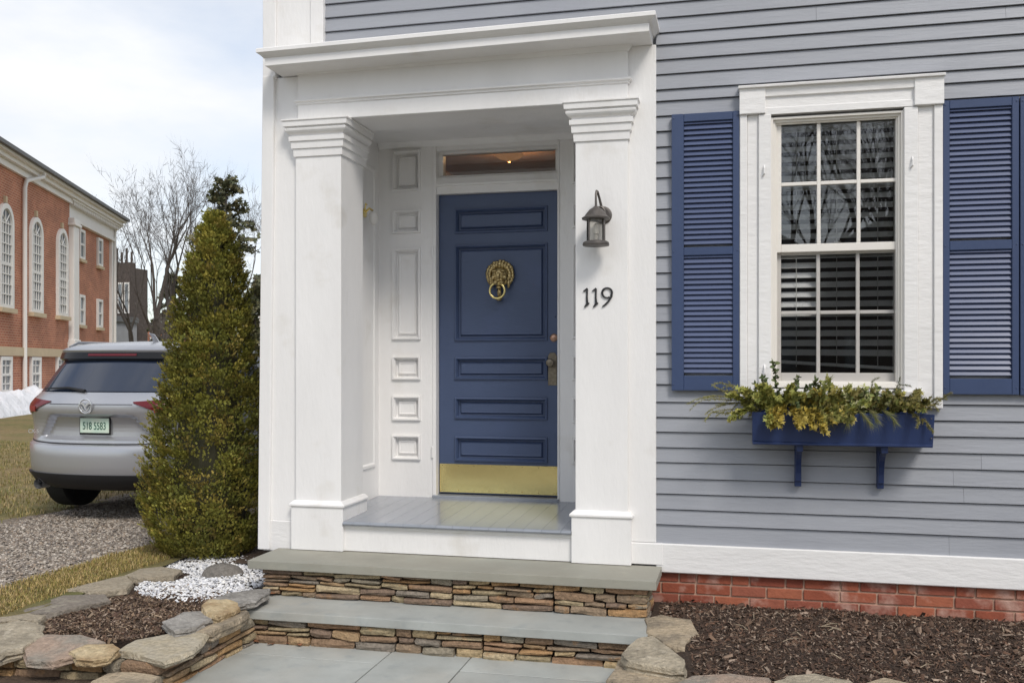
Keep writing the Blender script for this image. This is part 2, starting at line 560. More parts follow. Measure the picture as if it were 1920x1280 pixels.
path = sheet('path', 'sand', [(-2.95, -4.2), (-.45, -4.2), (-.45, -.6), (-2.95, -.6)], -.008)
for (x0, x1, y0, y1) in ((-2.93, -1.957, -.946, -.66), (-2.93, -1.957, -2.02, -.955), (-1.949, -1.478, -1.62, -.66), (-1.470, -.5, -.966, -.66),
                         (-1.470, -.5, -1.9, -.975), (-1.949, -1.478, -2.6, -1.63), (-2.93, -1.957, -3.1, -2.03), (-1.470, -.5, -3.1, -1.91),
                         (-2.93, -1.957, -4.15, -3.11), (-1.949, -1.478, -4.15, -2.61), (-1.470, -.5, -4.15, -3.11)):
    box('paving_slab', 'bluestone', path, x0, x1, y0, y1, -.04, rng.uniform(-.002, .003), bevel=.002)

# ------------------------------------------------------------------ the house
house = empty('house', (-1.75, .1, .2), 'grey clapboard house with white corner boards, recessed white porch and navy door', 'house')

# main body: sheathing round the porch recess and the window opening
WX0, WX1, WZ0, WZ1 = .205, .955, Z(-.14), Z(1.48)
core = MB()
core.box(-.86, WX0, .05, .3, .3, 6.2)
core.box(WX1, 7.0, .05, .3, .3, 6.2)
core.box(WX0, WX1, .05, .3, .3, WZ0)
core.box(WX0, WX1, .05, .3, WZ1, 6.2)
core.box(-3.10, -.86, .05, .3, Z(1.95), 6.2)
core.box(-3.10, -2.72, .04, .3, .3, Z(1.95))
core.box(-3.10, -2.95, .3, 9, .2, 6.2)
core.box(6.8, 7.0, .3, 9, .2, 6.2)
core.box(-3.10, 7.0, 8.9, 9.1, .2, 6.2)
wall = core.build('wall', 'grey_clap', house)
rf = MB().extr([(-.5, 6.1), (9.5, 6.1), (9.6, 6.3), (4.5, 9.4), (-.6, 6.3)], lambda a, b, t: (t, a, b), -3.5, 7.4).build('roof', 'roofslate', house)

# clapboards
lines_y = [3, 31, 59.4, 82, 110, 137.5, 166, 188, 216, 244.5, 273.5, 302, 331.5, 361, 390.5, 420, 450.5, 480, 510.5, 540, 570.5, 602, 631,
           661.5, 690, 720, 753, 781.5, 809, 838, 866, 896, 925, 954, 982.5, 1014.5]
s_clap = 302.2
zl = sorted(Z((681 - y) / s_clap) for y in lines_y)
zl[0] = Z(-1.1155)
while zl[-1] < 4.7:
    zl.append(zl[-1] + .0935)
def clap(x0, x1, za, zb):
    j = rng.uniform(-.0012, .0012)
    mb = MB()
    n = max(2, int((x1 - x0) / .16))
    rg = []
    for k_ in range(n + 1):
        x = x0 + (x1 - x0) * k_ / n
        dz = .0016 * noise.noise((x * 2.1, za * 30, 0)) + .0008 * noise.noise((x * 9, za * 30, 4))
        dy = .0012 * noise.noise((x * 1.7, za * 30, 9))
        rg.append([(x, y, z) for y, z in ((.010 + j + dy, za + dz), (.024 + dy, zb - .0065), (.044, zb - .005), (.044, zb + .012), (.0475, zb + .012), (.0475, za + .004), (.030, za + dz))])
    mb.rings(rg)
    mb.build('clapboard', 'grey_clap', wall)
for i in range(len(zl) - 1):
    za, zb = zl[i], zl[i + 1]
    spans = []
    if za > Z(2.05):
        spans.append((-2.711, 2.75))
    elif zb > Z(1.66) or za < Z(-.25):
        spans.append((-.484, 2.75))
    else:
        spans += [(-.484, .03), (1.16, 2.75)]
    for (a, b) in spans:
        x = a
        while x < b - .01:
            L = rng.uniform(1.5, 3.2)
            e = x + L
            if e > b - .35: e = b
            clap(x, e - (.0012 if e < b else 0), za, zb)
            x = e
# water table and foundation
box('water_table', 'white_board', house, -.484, 7.0, -.012, .05, Z(-1.295), Z(-1.116), .006)
box('water_table', 'white_board', house, -3.16, -2.94, -.008, .05, Z(-1.28), Z(-1.07), .006)
found = box('foundation', 'mortar', house, -3.05, 7.0, .036, .3, -.1, Z(-1.293), 0)
bk = MB().box(-.1, .1, -.05, .05, -.0285, .0285)
brick0 = bk.build('brick', 'brick', found, bevel=.003)
brick_h = None
first = True
zr = Z(-1.293) - .034
hx = MB().box(-.0475, .0475, -.05, .05, -.0285, .0285).build('brick', 'brick', found, bevel=.003)
used = {'s': False, 'h': False}
for r in range(5):
    x = -.66 + (.0 if r % 2 else .11)
    k = 0
    while x < 2.3:
        hd = (r == 0 and k % 2 == 1)
        w = .095 if hd else .2
        loc = (x + w / 2, .076 + rng.uniform(-.0025, .0025), zr - .0285)
        src = hx if hd else brick0
        key = 'h' if hd else 's'
        if not used[key]:
            src.location = Vector(loc) - WLOC[found.name]
            WLOC[src.name] = Vector(loc)
            used[key] = True
        else:
            inst(src, found, loc, (0, 0, rng.uniform(-.006, .006)))
        x += w + .0115
        k += 1
    zr -= .068

# corner boards and the white field round the porch
MB().add([(-3.185, -.03, Z(-1.27)), (-3.10, -.03, Z(-1.27)), (-3.10, .25, Z(-1.27)), (-3.185, .25, Z(-1.27)),
          (-3.148, -.03, Z(1.96)), (-3.063, -.03, Z(1.96)), (-3.063, .25, Z(1.96)), (-3.148, .25, Z(1.96))],
         [(3, 2, 1, 0), (4, 5, 6, 7), (0, 1, 5, 4), (1, 2, 6, 5), (2, 3, 7, 6), (3, 0, 4, 7)]).build('corner_board', 'white', house, bevel=.004)
box('corner_board', 'white', house, -3.150, -3.055, -.024, .25, Z(1.94), 6.1, .004)
MB().box(-3.055, -2.80, -.003, .036, Z(2.0), 6.1).build('corner_panel', 'white', house, bevel=.003)
box('corner_board', 'white', house, -2.80, -2.708, -.02, .036, Z(2.0), 6.1, .004)
box('porch_board', 'white', house, -3.10, -2.70, 0, .05, Z(-1.07), Z(1.95), .003)
box('porch_board', 'white', house, -.87, -.484, -.002, .05, Z(-1.113), Z(1.98), .004)
box('porch_board', 'white', house, -2.70, -.87, 0, .05, Z(1.66), Z(1.97), .003)
box('porch_board', 'white', house, -.70, -.44, -.016, .05, Z(-1.25), Z(-1.115), .005)

# columns
def column(x0, x1):
    yb = .35
    c = MB().box(x0, x1, -.036, yb, Z(-.96), Z(1.42)).build('column', 'white', house, bevel=.005, seg=2)
    b = MB()
    b.rectlathe(x0, x1, -.036, yb + .02, [(.022, Z(-1.252)), (.022, Z(-.965)), (.034, Z(-.958)), (.034, Z(-.945)), (.012, Z(-.925)), (0.002, Z(-.922))])
    b.build('base', 'white', c, bevel=.002)
    k = MB()
    pr = [(.003, Z(1.392)), (.010, Z(1.393)), (.013, Z(1.444)), (.022, Z(1.446)), (.025, Z(1.492)), (.034, Z(1.494)), (.036, Z(1.524)), (.022, Z(1.527)), (.022, Z(1.537)),
          (.032, Z(1.541)), (.045, Z(1.549)), (.053, Z(1.560)), (.056, Z(1.572)), (.049, Z(1.580)), (.048, Z(1.586)), (.064, Z(1.587)), (.066, Z(1.622)), (.073, Z(1.624)), (.073, Z(1.634))]
    k.rectlathe(x0, x1, -.036, yb + .03, pr)
    k.build('capital', 'white', c, bevel=.0015)
    return c
column(-2.900, -2.570)
column(-.985, -.655)

# entablature
ent = MB().box(-2.885, -.655, -.036, .34, Z(1.636), Z(1.99)).build('entablature', 'white', house, bevel=.004)
MB().rectlathe(-2.885, -.655, -.036, .02, [(.002, Z(1.742)), (.008, Z(1.744)), (.010, Z(1.756)), (.022, Z(1.762)), (.022, Z(1.774)), (.002, Z(1.782))]
               ).build('architrave_moulding', 'white', ent, bevel=.001)
MB().rectlathe(-2.885, -.655, -.036, .02, [(.002, Z(1.945)), (.006, Z(1.947)), (.030, Z(1.985)), (.045, Z(1.992)), (.045, Z(2.0))]
               ).build('bed_moulding', 'white', ent, bevel=.001)
TL = .011
MB().rectlathe(-3.015, -.505, -.25, .05, [(0, Z(1.966)), (0, Z(2.018)), (.004, Z(2.020))], TL, -1.75).build('cornice', 'white', ent, bevel=.003)
MB().rectlathe(-3.015, -.505, -.25, .05, [(.003, Z(2.017)), (.010, Z(2.02)), (.020, Z(2.032)), (.034, Z(2.040)), (.042, Z(2.046)), (.042, Z(2.068)), (.036, Z(2.074)),
                                          (-.1, Z(2.088)), (-.24, Z(2.11))], TL, -1.75).build('crown_moulding', 'white', ent, smooth=True, sharp=35)

# porch recess
box('porch_ceiling', 'white', house, -2.74, -.83, .05, 1.3, Z(1.70), Z(1.76), 0)
box('porch_side_wall', 'white', house, -2.80, -2.705, .33, 1.2, Z(-1.2), Z(1.72), 0)
box('porch_side_wall', 'white', house, -.865, -.80, .33, 1.2, Z(-1.2), Z(1.72), 0)
for xs, sg in ((-2.705, 1), (-.865, -1)):
    rg = []
    for i, d in ((0, 0.001), (.012, .012), (.03, .012), (.042, .002)):
        rg.append([(xs + sg * d, .48 + i, Z(-.80) + i), (xs + sg * d, .92 - i, Z(-.80) + i), (xs + sg * d, .92 - i, Z(1.5) - i), (xs + sg * d, .48 + i, Z(1.5) - i)])
    MB().rings(rg, False, True).build('wall_panel', 'white', house)
MB().prx([(1.0, Z(1.66)), (.985, Z(1.665)), (.96, Z(1.69)), (.955, Z(1.702)), (1.0, Z(1.702))], -2.70, -.87).build('ceiling_moulding', 'white', house)

# door surround: two panelled strips
strips = [(-2.705, -2.262), (-1.28, -.865)]
rows = [(1.327, 1.67), (1.001, 1.187), (.181, .889), (-.128, .058), (-.442, -.248), (-.744, -.55)]
rows[0] = (1.327, 1.645)
for (a, b) in strips:
    zz = [Z(-1.2)] + [q for r in sorted(rows) for q in (Z(r[0]), Z(r[1]))] + [Z(1.70)]
    p0, p1 = (a + .112, b - .098) if a < -2 else (a + .098, b - .112)
    st = MB()
    st.box(a, p0, 1.0, 1.2, zz[0], zz[-1])
    st.box(p1, b, 1.0, 1.2, zz[0], zz[-1])
    for i in range(0, len(zz), 2):
        st.box(p0, p1, 1.0, 1.2, zz[i], zz[i + 1])
    ob = st.build('door_surround', 'white', house)
    for r in rows:
        MB().panel(p0, p1, Z(r[0]), Z(r[1]), [(0, 1.002), (.003, .982), (.014, .980), (.024, 1.000), (.028, 1.030), (.040, 1.032), (.050, 1.012), (.056, 1.012), (.060, 1.018)]).build('panel', 'white', ob)
# jambs, transom rail
box('door_jamb', 'white', house, -2.264, -2.236, .992, 1.2, Z(-1.03), Z(1.70), .003)
box('door_jamb', 'white', house, -1.292, -1.278, .992, 1.2, Z(-1.03), Z(1.70), .003)
MB().prx([(1.01, Z(1.296)), (1.01, Z(1.352)), (.99, Z(1.356)), (.99, Z(1.372)), (1.005, Z(1.376)), (1.02, Z(1.42)), (1.035, Z(1.432)), (1.2, Z(1.432)), (1.2, Z(1.296))], -2.236, -1.292).build('transom_bar', 'white', house)
box('door_head', 'white', house, -2.236, -1.292, 1.0, 1.2, Z(1.628), Z(1.70), .003)
tr = MB()
tr.box(-2.236, -2.205, 1.07, 1.14, Z(1.432), Z(1.628))
tr.box(-1.32, -1.292, 1.07, 1.14, Z(1.432), Z(1.628))
tr.box(-2.205, -1.32, 1.07, 1.14, Z(1.612), Z(1.628))
tr.box(-2.205, -1.32, 1.07, 1.14, Z(1.432), Z(1.446))
trans = tr.build('transom_window', 'white', house)
box('pane', 'glass', trans, -2.207, -1.318, 1.10, 1.106, Z(1.444), Z(1.614), 0)

# door
DX0, DX1, DZ0, DZ1, DY = -2.232, -1.292, Z(-.998), Z(1.294), 1.06
pan = [(-2.097, -1.382, .995, 1.186), (-2.105, -1.380, .172, .907), (-2.097, -1.386, -.124, .049), (-2.097, -1.386, -.425, -.259), (-2.105, -1.392, -.75, -.558)]
ds = MB()
ds.box(DX0, -2.105, DY, DY + .05, DZ0, DZ1)
ds.box(-1.380, DX1, DY, DY + .05, DZ0, DZ1)
zs = [DZ0] + [q for p in sorted(pan, key=lambda p: p[2]) for q in (Z(p[2]), Z(p[3]))] + [DZ1]
for i in range(0, len(zs), 2):
    ds.box(-2.105, -1.380, DY, DY + .05, zs[i], zs[i + 1])
door = ds.build('door', 'blue_door', house)
for (a, b, c, d) in pan:
    MB().panel(-2.106, -1.379, Z(c) - .001, Z(d) + .001,
               [(0, DY + .001), (.003, DY - .014), (.014, DY - .017), (.024, DY + .004), (.028, DY + .024), (.038, DY + .026), (.050, DY + .008), (.056, DY + .010)]
               ).build('door_panel', 'blue_door', door)
kick = MB().box(DX0 + .006, DX1 - .004, DY - .006, DY, Z(-.99), Z(-.772))
kick.build('kick_plate', 'brass', door, bevel=.001)
for i in range(8):
    x = DX0 + .03 + i * (DX1 - DX0 - .06) / 7
    for z in (Z(-.985) + .012, Z(-.772) - .012):
        MB().lathe([(.005, 0), (.004, -.003), (.001, -.004)], (x, DY - .006, z), 8, 'y').build('screw', 'oldbrass', door)
box('threshold', 'floor', house, -2.262, -1.28, .97, 1.2, Z(-1.05), Z(-1.006), .004)
# knocker
KX, KZ = -1.742, Z(.652)
k = MB()
kr = random.Random(3)
k.ball((KX, DY - .010, KZ + .02), (.088, .02, .088), 20, 8)
for ring, (rr, nn, sz) in enumerate(((.098, 19, .022), (.078, 16, .022))):
    for i in range(nn):
        a = R(-38 + (256 + 0) * (i + ring * .5) / (nn - 1))
        k.ball((KX + rr * math.cos(a), DY - .018 - ring * .016, KZ + .022 + rr * .92 * math.sin(a)), (sz * kr.uniform(.6, .9), .018, sz * kr.uniform(.9, 1.3)), 7, 5)
k.ball((KX, DY - .045, KZ + .018), (.060, .036, .056), 16, 8)
k.ball((KX, DY - .050, KZ - .034), (.044, .030, .036), 14, 8)
k.ball((KX, DY - .078, KZ + .004), (.014, .018, .034), 10, 6)
k.ball((KX, DY - .084, KZ - .026), (.019, .014, .011), 10, 6)
for sx in (-1, 1):
    k.ball((KX + sx * .030, DY - .078, KZ + .024), (.013, .010, .009), 8, 6)
    k.ball((KX + sx * .031, DY - .074, KZ + .043), (.024, .014, .009), 8, 6)
    k.ball((KX + sx * .022, DY - .074, KZ - .042), (.023, .018, .017), 10, 6)
    k.ball((KX + sx * .044, DY - .055, KZ - .004), (.020, .02, .022), 8, 6)
    k.ball((KX + sx * .062, DY - .03, KZ + .066), (.016, .014, .018), 8, 6)
    k.ball((KX + sx * .068, DY - .03, KZ - .05), (.014, .014, .036), 8, 6)
k.ball((KX - .004, DY - .045, KZ - .078), (.024, .02, .014), 10, 6)
k.ball((KX - .008, DY - .012, KZ - .112), (.018, .012, .04), 10, 6)
k.ball((KX - .010, DY - .018, KZ - .160), (.026, .02, .020), 10, 6)
k.build('lion_knocker', 'oldbrass', door, smooth=True, sharp=60)
MB().torus((KX - .010, DY - .070, KZ - .104), .058, .009, 32, 8).build('knocker_ring', 'brass', door, smooth=True, sharp=180)
# lock, handle plate and knob
MB().lathe([(.030, 0), (.030, -.008), (.024, -.014), (.016, -.018), (.006, -.02)], (-1.330, DY, Z(.192)), 16, 'y').build('lock', 'copperlock', door, smooth=True)
MB().extr([(-.034, -.12), (.034, -.12), (.034, .10), (.02, .125), (-.02, .125), (-.034, .10)], lambda a, b, t: (-1.341 + a, t, Z(-.045) + b), DY - .006, DY).build('handle_plate', 'hardware', door, bevel=.002)
MB().lathe([(.012, 0), (.012, -.03), (.026, -.036), (.032, -.05), (.026, -.064), (.008, -.068)], (-1.350, DY - .006, Z(.004)), 16, 'y').build('door_knob', 'hardware', door, smooth=True)
for z in (.855, -.68):
    box('hinge', 'white', door, -2.272, -2.256, .984, .994, Z(z) - .045, Z(z) + .045, .003)
MB().lathe([(.008, 0), (.006, -.006), (.002, -.008)], (-1.318, DY, Z(.35)), 10, 'y').build('door_bolt', 'blue_door', door)

# porch floor: boards run front to back, nosing rounded
pf = box('porch_floor', 'dark', house, -2.70, -.87, .0, 1.02, Z(-1.2), Z(-1.075), 0)
x = -2.700
while x < -.88:
    w = rng.uniform(.108, .124)
    e = min(x + w, -.866)
    zf, zb = Z(-1.052), Z(-1.026)
    mb = MB()
    mb.prx([(.05, zf - .02), (1.0, zb - .03), (1.0, zb), (.05, zf + .0025)], x, e - .0016)
    a_, b_ = max(x, -2.546), min(e - .0016, -1.009)
    if b_ - a_ > .01:            # rounded nosing between the column bases
        mb.prx([(-.062, zf - .004), (-.070, zf - .013), (-.066, zf - .022), (-.055, zf - .026), (.05, zf - .02), (.05, zf + .0025), (-.05, zf)], a_, b_)
    mb.build('floor_board', 'floor', pf)
    x = e
box('floor_edge_board', 'white', house, -2.575, -.99, -.028, .02, Z(-1.252), Z(-1.098), .003)
box('floor_edge_strip', 'white', house, -2.575, -.99, -.040, .0, Z(-1.0985), Z(-1.079), .003)

# dim hall behind the transom, with its lit ceiling lamp
hall = MB()
hall.box(-2.9, -.7, 4.6, 4.65, .4, 4.0)
hall.box(-2.95, -2.9, 1.2, 4.65, .4, 4.0)
hall.box(-.7, -.65, 1.2, 4.65, .4, 4.0)
hall.box(-2.95, -.65, 1.2, 4.65, 3.66, 3.72)
hall.box(-2.95, -.65, 1.2, 4.65, .4, .45)
hall.box(-2.95, -.65, 1.2, 1.24, 3.40, 3.72)
hall.build('hall', 'hall', house)
hl = empty('ceiling_lamp', (-2.02, 2.5, 3.66), 'small lit amber ceiling lamp seen through the transom over the navy door', 'ceiling lamp')
MB().lathe([(.05, 0), (.05, -.015), (.01, -.02), (.01, -.024)], (-2.02, 2.5, 3.66), 16).build('mount', 'hardware', hl, smooth=True)
MB().lathe([(.13, -.07), (.125, -.085), (.09, -.11), (.03, -.125), (.012, -.14)], (-2.02, 2.5, 3.66), 20, cap=False).build('lamp_shade', 'lampglow', hl, smooth=True)
pl = bpy.data.lights.new('hall_bulb', 'POINT')
pl.energy = 30
pl.color = (1, .62, .3)
pl.shadow_soft_size = .06
plo = bpy.data.objects.new('bulb_light', pl)
COL.objects.link(plo)
plo.parent = hl
plo.location = (0, 0, -.045)

# ------------------------------------------------------------------ window
win = MB()
# casing: raised outer strip, flat, raised inner strip, head with corner blocks
win.box(.022, .066, -.030, .04, Z(-.235), Z(1.504))
win.box(.066, .132, -.014, .04, Z(-.235), Z(1.504))
win.box(.132, .206, -.032, .04, Z(-.19), Z(1.500))
win.box(.955, 1.032, -.032, .04, Z(-.19), Z(1.494))
win.box(1.032, 1.118, -.014, .04, Z(-.262), Z(1.498))
win.box(1.118, 1.166, -.030, .04, Z(-.262), Z(1.498))
window = win.build('window', 'white_board', house, bevel=.004)
MB().box(.020, .172, -.046, .04, Z(1.504), Z(1.664)).build('corner_block', 'white_board', window, bevel=.003)
MB().box(1.010, 1.170, -.046, .04, Z(1.498), Z(1.660)).build('corner_block', 'white_board', window, bevel=.003)
hd = MB()
hd.prx([(-.030, Z(1.498)), (-.030, Z(1.535)), (-.022, Z(1.54)), (-.022, Z(1.600)), (-.036, Z(1.606)), (-.040, Z(1.660)), (.04, Z(1.660)), (.04, Z(1.498))], .172, 1.010)
hd.build('head_casing', 'white_board', window)
MB().prx([(-.062, Z(1.658)), (-.064, Z(1.668)), (-.05, Z(1.676)), (.02, Z(1.684)), (.02, Z(1.658))], .014, 1.176).build('drip_cap', 'white_board', window)
MB().prx([(-.070, Z(-.190)), (-.070, Z(-.165)), (.04, Z(-.145)), (.04, Z(-.20))], .11, 1.06).build('sill', 'white_board', window)
# frame with stepped stops
fm = MB()
for d, y0, y1 in ((.0, -.012, .04), (.014, .006, .10), (.026, .022, .12)):
    a, b, c, e = .204 + d, .956 - d, Z(-.145) + d, Z(1.482) - d
    w = .0145 if d < .02 else .012
    fm.box(a, a + w, y0, y1, c, e); fm.box(b - w, b, y0, y1, c, e)
    fm.box(a + w, b - w, y0, y1, e - w, e); fm.box(a + w, b - w, y0, y1, c, c + w)
fm.build('frame', 'trim', window, bevel=.0015)
def sash(yf, z0, z1, zm, top, bot):
    sb = MB()
    sb.box(.240, .268, yf, yf + .035, z0, z1)
    sb.box(.926, .922 + .036, yf, yf + .035, z0, z1)
    sb.box(.268, .926, yf, yf + .035, z1 - top, z1)
    sb.box(.268, .926, yf, yf + .035, z0, z0 + bot)
    s = sb.build('sash', 'trim', window, bevel=.003)
    mu = MB()
    for x in (.485, .712):
        mu.box(x - .011, x + .011, yf + .002, yf + .03, z0 + bot, z1 - top)
    mu.build('muntin', 'trim', window, bevel=.003)
    mu = MB()
    xs = [.268, .474, .496, .701, .723, .926]
    for q in range(0, 6, 2):
        mu.box(xs[q], xs[q + 1], yf + .003, yf + .029, zm - .011, zm + .011)
    mu.build('muntin', 'trim', window, bevel=.003)
    zb = [(z0 + bot, zm - .011), (zm + .011, z1 - top)]
    for q in range(0, 6, 2):
        for (u, v) in zb:
            po = MB().add([(xs[q], yf + .018, u), (xs[q + 1], yf + .018, u), (xs[q + 1], yf + .018, v), (xs[q], yf + .018, v)], [(0, 1, 2, 3)]).build('pane', 'glass', window)
sash(.036, Z(.672), Z(1.470), Z(1.085), .026, .048)
sash(.074, Z(-.132), Z(.700), Z(.308), .04, .075)
MB().add([(.245, .050, Z(-.12)), (.948, .050, Z(-.12)), (.948, .050, Z(.668)), (.245, .050, Z(.668))], [(0, 1, 2, 3)]).build('insect_screen', 'screen', window)
box('sash_lock', 'trim', window, .575, .615, .058, .07, Z(.722), Z(.735), .002)
# dark room behind, and its blind
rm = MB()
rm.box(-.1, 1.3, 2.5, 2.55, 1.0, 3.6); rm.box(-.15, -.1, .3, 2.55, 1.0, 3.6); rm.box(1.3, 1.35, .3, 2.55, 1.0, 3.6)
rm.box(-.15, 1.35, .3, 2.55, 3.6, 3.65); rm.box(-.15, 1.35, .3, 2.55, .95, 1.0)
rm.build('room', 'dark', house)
blind = empty('window_blind', (.58, .2, Z(1.44)), 'white horizontal slat blind hanging behind the six over six window panes', 'blind')
sl = MB()
ca, sa = math.cos(R(43)), math.sin(R(43))
sl.add([(sx * .345, y * ca - t * sa, y * sa + t * ca) for sx in (-1, 1) for y, t in ((-.025, -.0025), (.025, -.0025), (.025, .0025), (-.025, .0025))],
       [(0, 1, 2, 3), (7, 6, 5, 4), (0, 4, 5, 1), (1, 5, 6, 2), (2, 6, 7, 3), (3, 7, 4, 0)])
s0 = None
zq = Z(1.415)
n = 0
while zq > Z(.03):
    if s0 is None:
        s0 = sl.build('slat', 'blind', blind)
        s0.location = Vector((.595, .14, zq)) - WLOC[blind.name]
        WLOC[s0.name] = Vector((.595, .14, zq))
    else:
        inst(s0, blind, (.595, .14, zq), (0, rng.uniform(-.002, .002) + (.012 if zq < Z(.1) else 0), 0))
    zq -= .0595
MB().box(-.345, .345, -.02, .02, -.01, .01).build('bottom_rail', 'blind', blind, bevel=.003)
br_ = blind.children[-1]
for ch in blind.children:
    if ch.name.startswith('bottom_rail'):
        ch.location = Vector((.595, .14, Z(-.02))) - WLOC[blind.name]
        ch.rotation_euler = (0, R(3.4), 0)
box('head_rail', 'blind', blind, .25, .94, .125, .185, Z(1.435), Z(1.475), .003)
for x in (.36, .595, .83):
    MB().tube([(x, .116, Z(1.44)), (x, .116, Z(-.02))], .0022, 5).build('cord', 'cord', blind)

# ------------------------------------------------------------------ shutters
def shutter(x0, x1, z0, z1, zm0, zm1, sl_w, sr_w, nu, nl):
    y0, y1 = -.026, .010
    f = MB()
    f.box(x0, x0 + sl_w, y0, y1, z0, z1)
    f.box(x1 - sr_w, x1, y0, y1, z0, z1)
    f.box(x0 + sl_w, x1 - sr_w, y0 + .001, y1, z1 - .05, z1 - .0005)
    f.box(x0 + sl_w, x1 - sr_w, y0 + .001, y1, zm0, zm1)
    f.box(x0 + sl_w, x1 - sr_w, y0 + .001, y1, z0 + .0005, z0 + .092)
    s = f.build('shutter', 'blue', house, bevel=.003)
    w = x1 - sr_w - x0 - sl_w
    t = R(61)
    cs, sn = math.cos(t), math.sin(t)
    m = MB()
    hw = .0178
    m.add([(sx * w / 2, -(-y * cs) * -1 * 1 if False else y * cs - q * sn, -y * sn - q * cs) for sx in (-1, 1)
           for y, q in ((-hw, -.0028), (hw, -.0028), (hw, .0028), (-hw, .0028))],
          [(0, 1, 2, 3), (7, 6, 5, 4), (0, 4, 5, 1), (1, 5, 6, 2), (2, 6, 7, 3), (3, 7, 4, 0)])
    # slats slope down towards the front
    m.v = [(a, b, -c) for a, b, c in m.v]
    src = None
    for (lo, hi, nn) in ((zm1, z1 - .05, nu), (z0 + .092, zm0, nl)):
        for i in range(nn):
            zc = lo + (hi - lo) * (i + .5) / nn
            loc = ((x0 + sl_w + x1 - sr_w) / 2, -.007, zc)
            if src is None:
                src = m.build('slat', 'blue_slat_skylit', s, bevel=.0015)
                src.location = Vector(loc) - WLOC[s.name]
                WLOC[src.name] = Vector(loc)
            else:
                inst(src, s, loc, (rng.uniform(-.02, .02), 0, 0))
    for xx in (x0 + .012, x1 - .012):
        for zz in (z0 + .04, (zm0 + zm1) / 2, z1 - .025):
            MB().lathe([(.005, 0), (.004, -.003), (.001, -.004)], (xx, y0, zz), 8, 'y').build('screw', 'blue', s)
    return s
shutter(-.387, .021, Z(-.168), Z(1.533), Z(.662), Z(.712), .074, .040, 24, 23)
shutter(1.167, 1.569, Z(-.180), Z(1.520), Z(.652), Z(.706), .036, .036, 24, 23)
shutter(1.576, 1.976, Z(-.182), Z(1.518), Z(.650), Z(.704), .050, .050, 24, 23)
for xx, zz in ((.166, 1.16), (1.0, 1.17), (.168, -.04)):
    MB().tube([(xx, -.032, Z(zz) + .03), (xx, -.048, Z(zz) + .01), (xx, -.05, Z(zz) - .02), (xx - .008, -.036, Z(zz) - .03)], .006, 6).build('shutter_hinge', 'white_board', window)

# ------------------------------------------------------------------ window box
wb = empty('window_box', (.58, -.12, Z(-.73)), 'navy wooden window box on two brackets under the window', 'window box')
MB().add([(.091, -.235, Z(-.284)), (1.083, -.235, Z(-.286)), (1.076, -.222, Z(-.462)), (.093, -.222, Z(-.455)),
          (.091, -.215, Z(-.284)), (1.083, -.215, Z(-.286)), (1.076, -.202, Z(-.462)), (.093, -.202, Z(-.455))],
         [(0, 1, 2, 3), (4, 7, 6, 5), (0, 4, 5, 1), (1, 5, 6, 2), (2, 6, 7, 3), (3, 7, 4, 0)]).build('front_board', 'navy', wb, bevel=.002)
box('back_board', 'navy', wb, .10, 1.07, -.022, -.004, Z(-.455), Z(-.25), .003)
box('end_board', 'navy', wb, .095, .113, -.215, -.022, Z(-.45), Z(-.29), .002)
box('end_board', 'navy', wb, 1.055, 1.073, -.215, -.022, Z(-.455), Z(-.29), .002)
box('bottom_board', 'navy', wb, .094, 1.075, -.229, -.004, Z(-.473), Z(-.457), .003)
box('soil', 'mulch', wb, .113, 1.055, -.2, -.022, Z(-.45), Z(-.33), 0)
for i in range(3):
    MB().lathe([(.005, 0), (.004, -.003), (.001, -.004)], (1.066, -.231, Z(-.31 - i * .055)), 8, 'y').build('screw', 'bronze', wb)
for x0 in (.342, .806):
    b_ = MB()
    b_.box(x0, x0 + .038, -.032, .012, Z(-.735), Z(-.474))
    b_.box(x0 + .001, x0 + .037, -.20, -.032, Z(-.512), Z(-.475))
    pts = []
    for t in range(7):
        a = t / 6 * math.pi / 2
        pts.append((-.032 - .13 * (1 - math.cos(a)) , Z(-.70) + .188 * math.sin(a)))
    pol = pts + [(p[0] - .026, p[1] - .0) for p in pts[::-1]]
    b_.prx(pol, x0 + .003, x0 + .035)
    b_.build('bracket', 'navy', wb, bevel=.002)

# ------------------------------------------------------------------ lantern
LX, LY = -.838, -.15
lan = empty('wall_lantern', (LX, -.04, Z(.93)), 'small bronze wall lantern with clear glass on the white column', 'lantern')
MB().lathe([(.055, 0), (.055, -.006), (.042, -.014), (.04, -.02)], (LX + .03, -.037, Z(.925)), 20, 'y').build('back_plate', 'bronze', lan, smooth=True)
MB().lathe([(.012, .965), (.02, .957), (.04, .945), (.062, .918), (.070, .905), (.088, .893), (.086, .884), (.066, .878)], (LX, LY, H), 24).build('cap', 'bronze', lan, smooth=True)
MB().lathe([(.080, .722), (.083, .728), (.080, .742), (.068, .750), (.02, .752)], (LX, LY, H), 24).build('base_ring', 'bronze', lan, smooth=True)
for i in range(4):
    a = R(45 + 90 * i + 12)
    MB().tube([(LX + .064 * math.cos(a), LY + .064 * math.sin(a), Z(.745)), (LX + .064 * math.cos(a), LY + .064 * math.sin(a), Z(.885))], .0055, 6).build('cage_bar', 'bronze', lan)
MB().lathe([(.058, .75), (.058, .882)], (LX, LY, H), 24, cap=False).build('glass_shade', 'glass_thin', lan, smooth=True)
MB().lathe([(.010, .752), (.010, .79), (.016, .795), (.018, .815), (.014, .852), (.004, .858)], (LX, LY, H), 12).build('bulb', 'bwhite', lan, smooth=True)
arm = [(LX, LY, Z(.962)), (LX, LY - .004, Z(1.0)), (LX, LY - .002, Z(1.04)), (LX + .001, LY + .02, Z(1.062)), (LX + .004, LY + .045, Z(1.060)), (LX + .010, LY + .07, Z(1.03)),
       (LX + .02, LY + .09, Z(.98)), (LX + .028, -.05, Z(.94))]
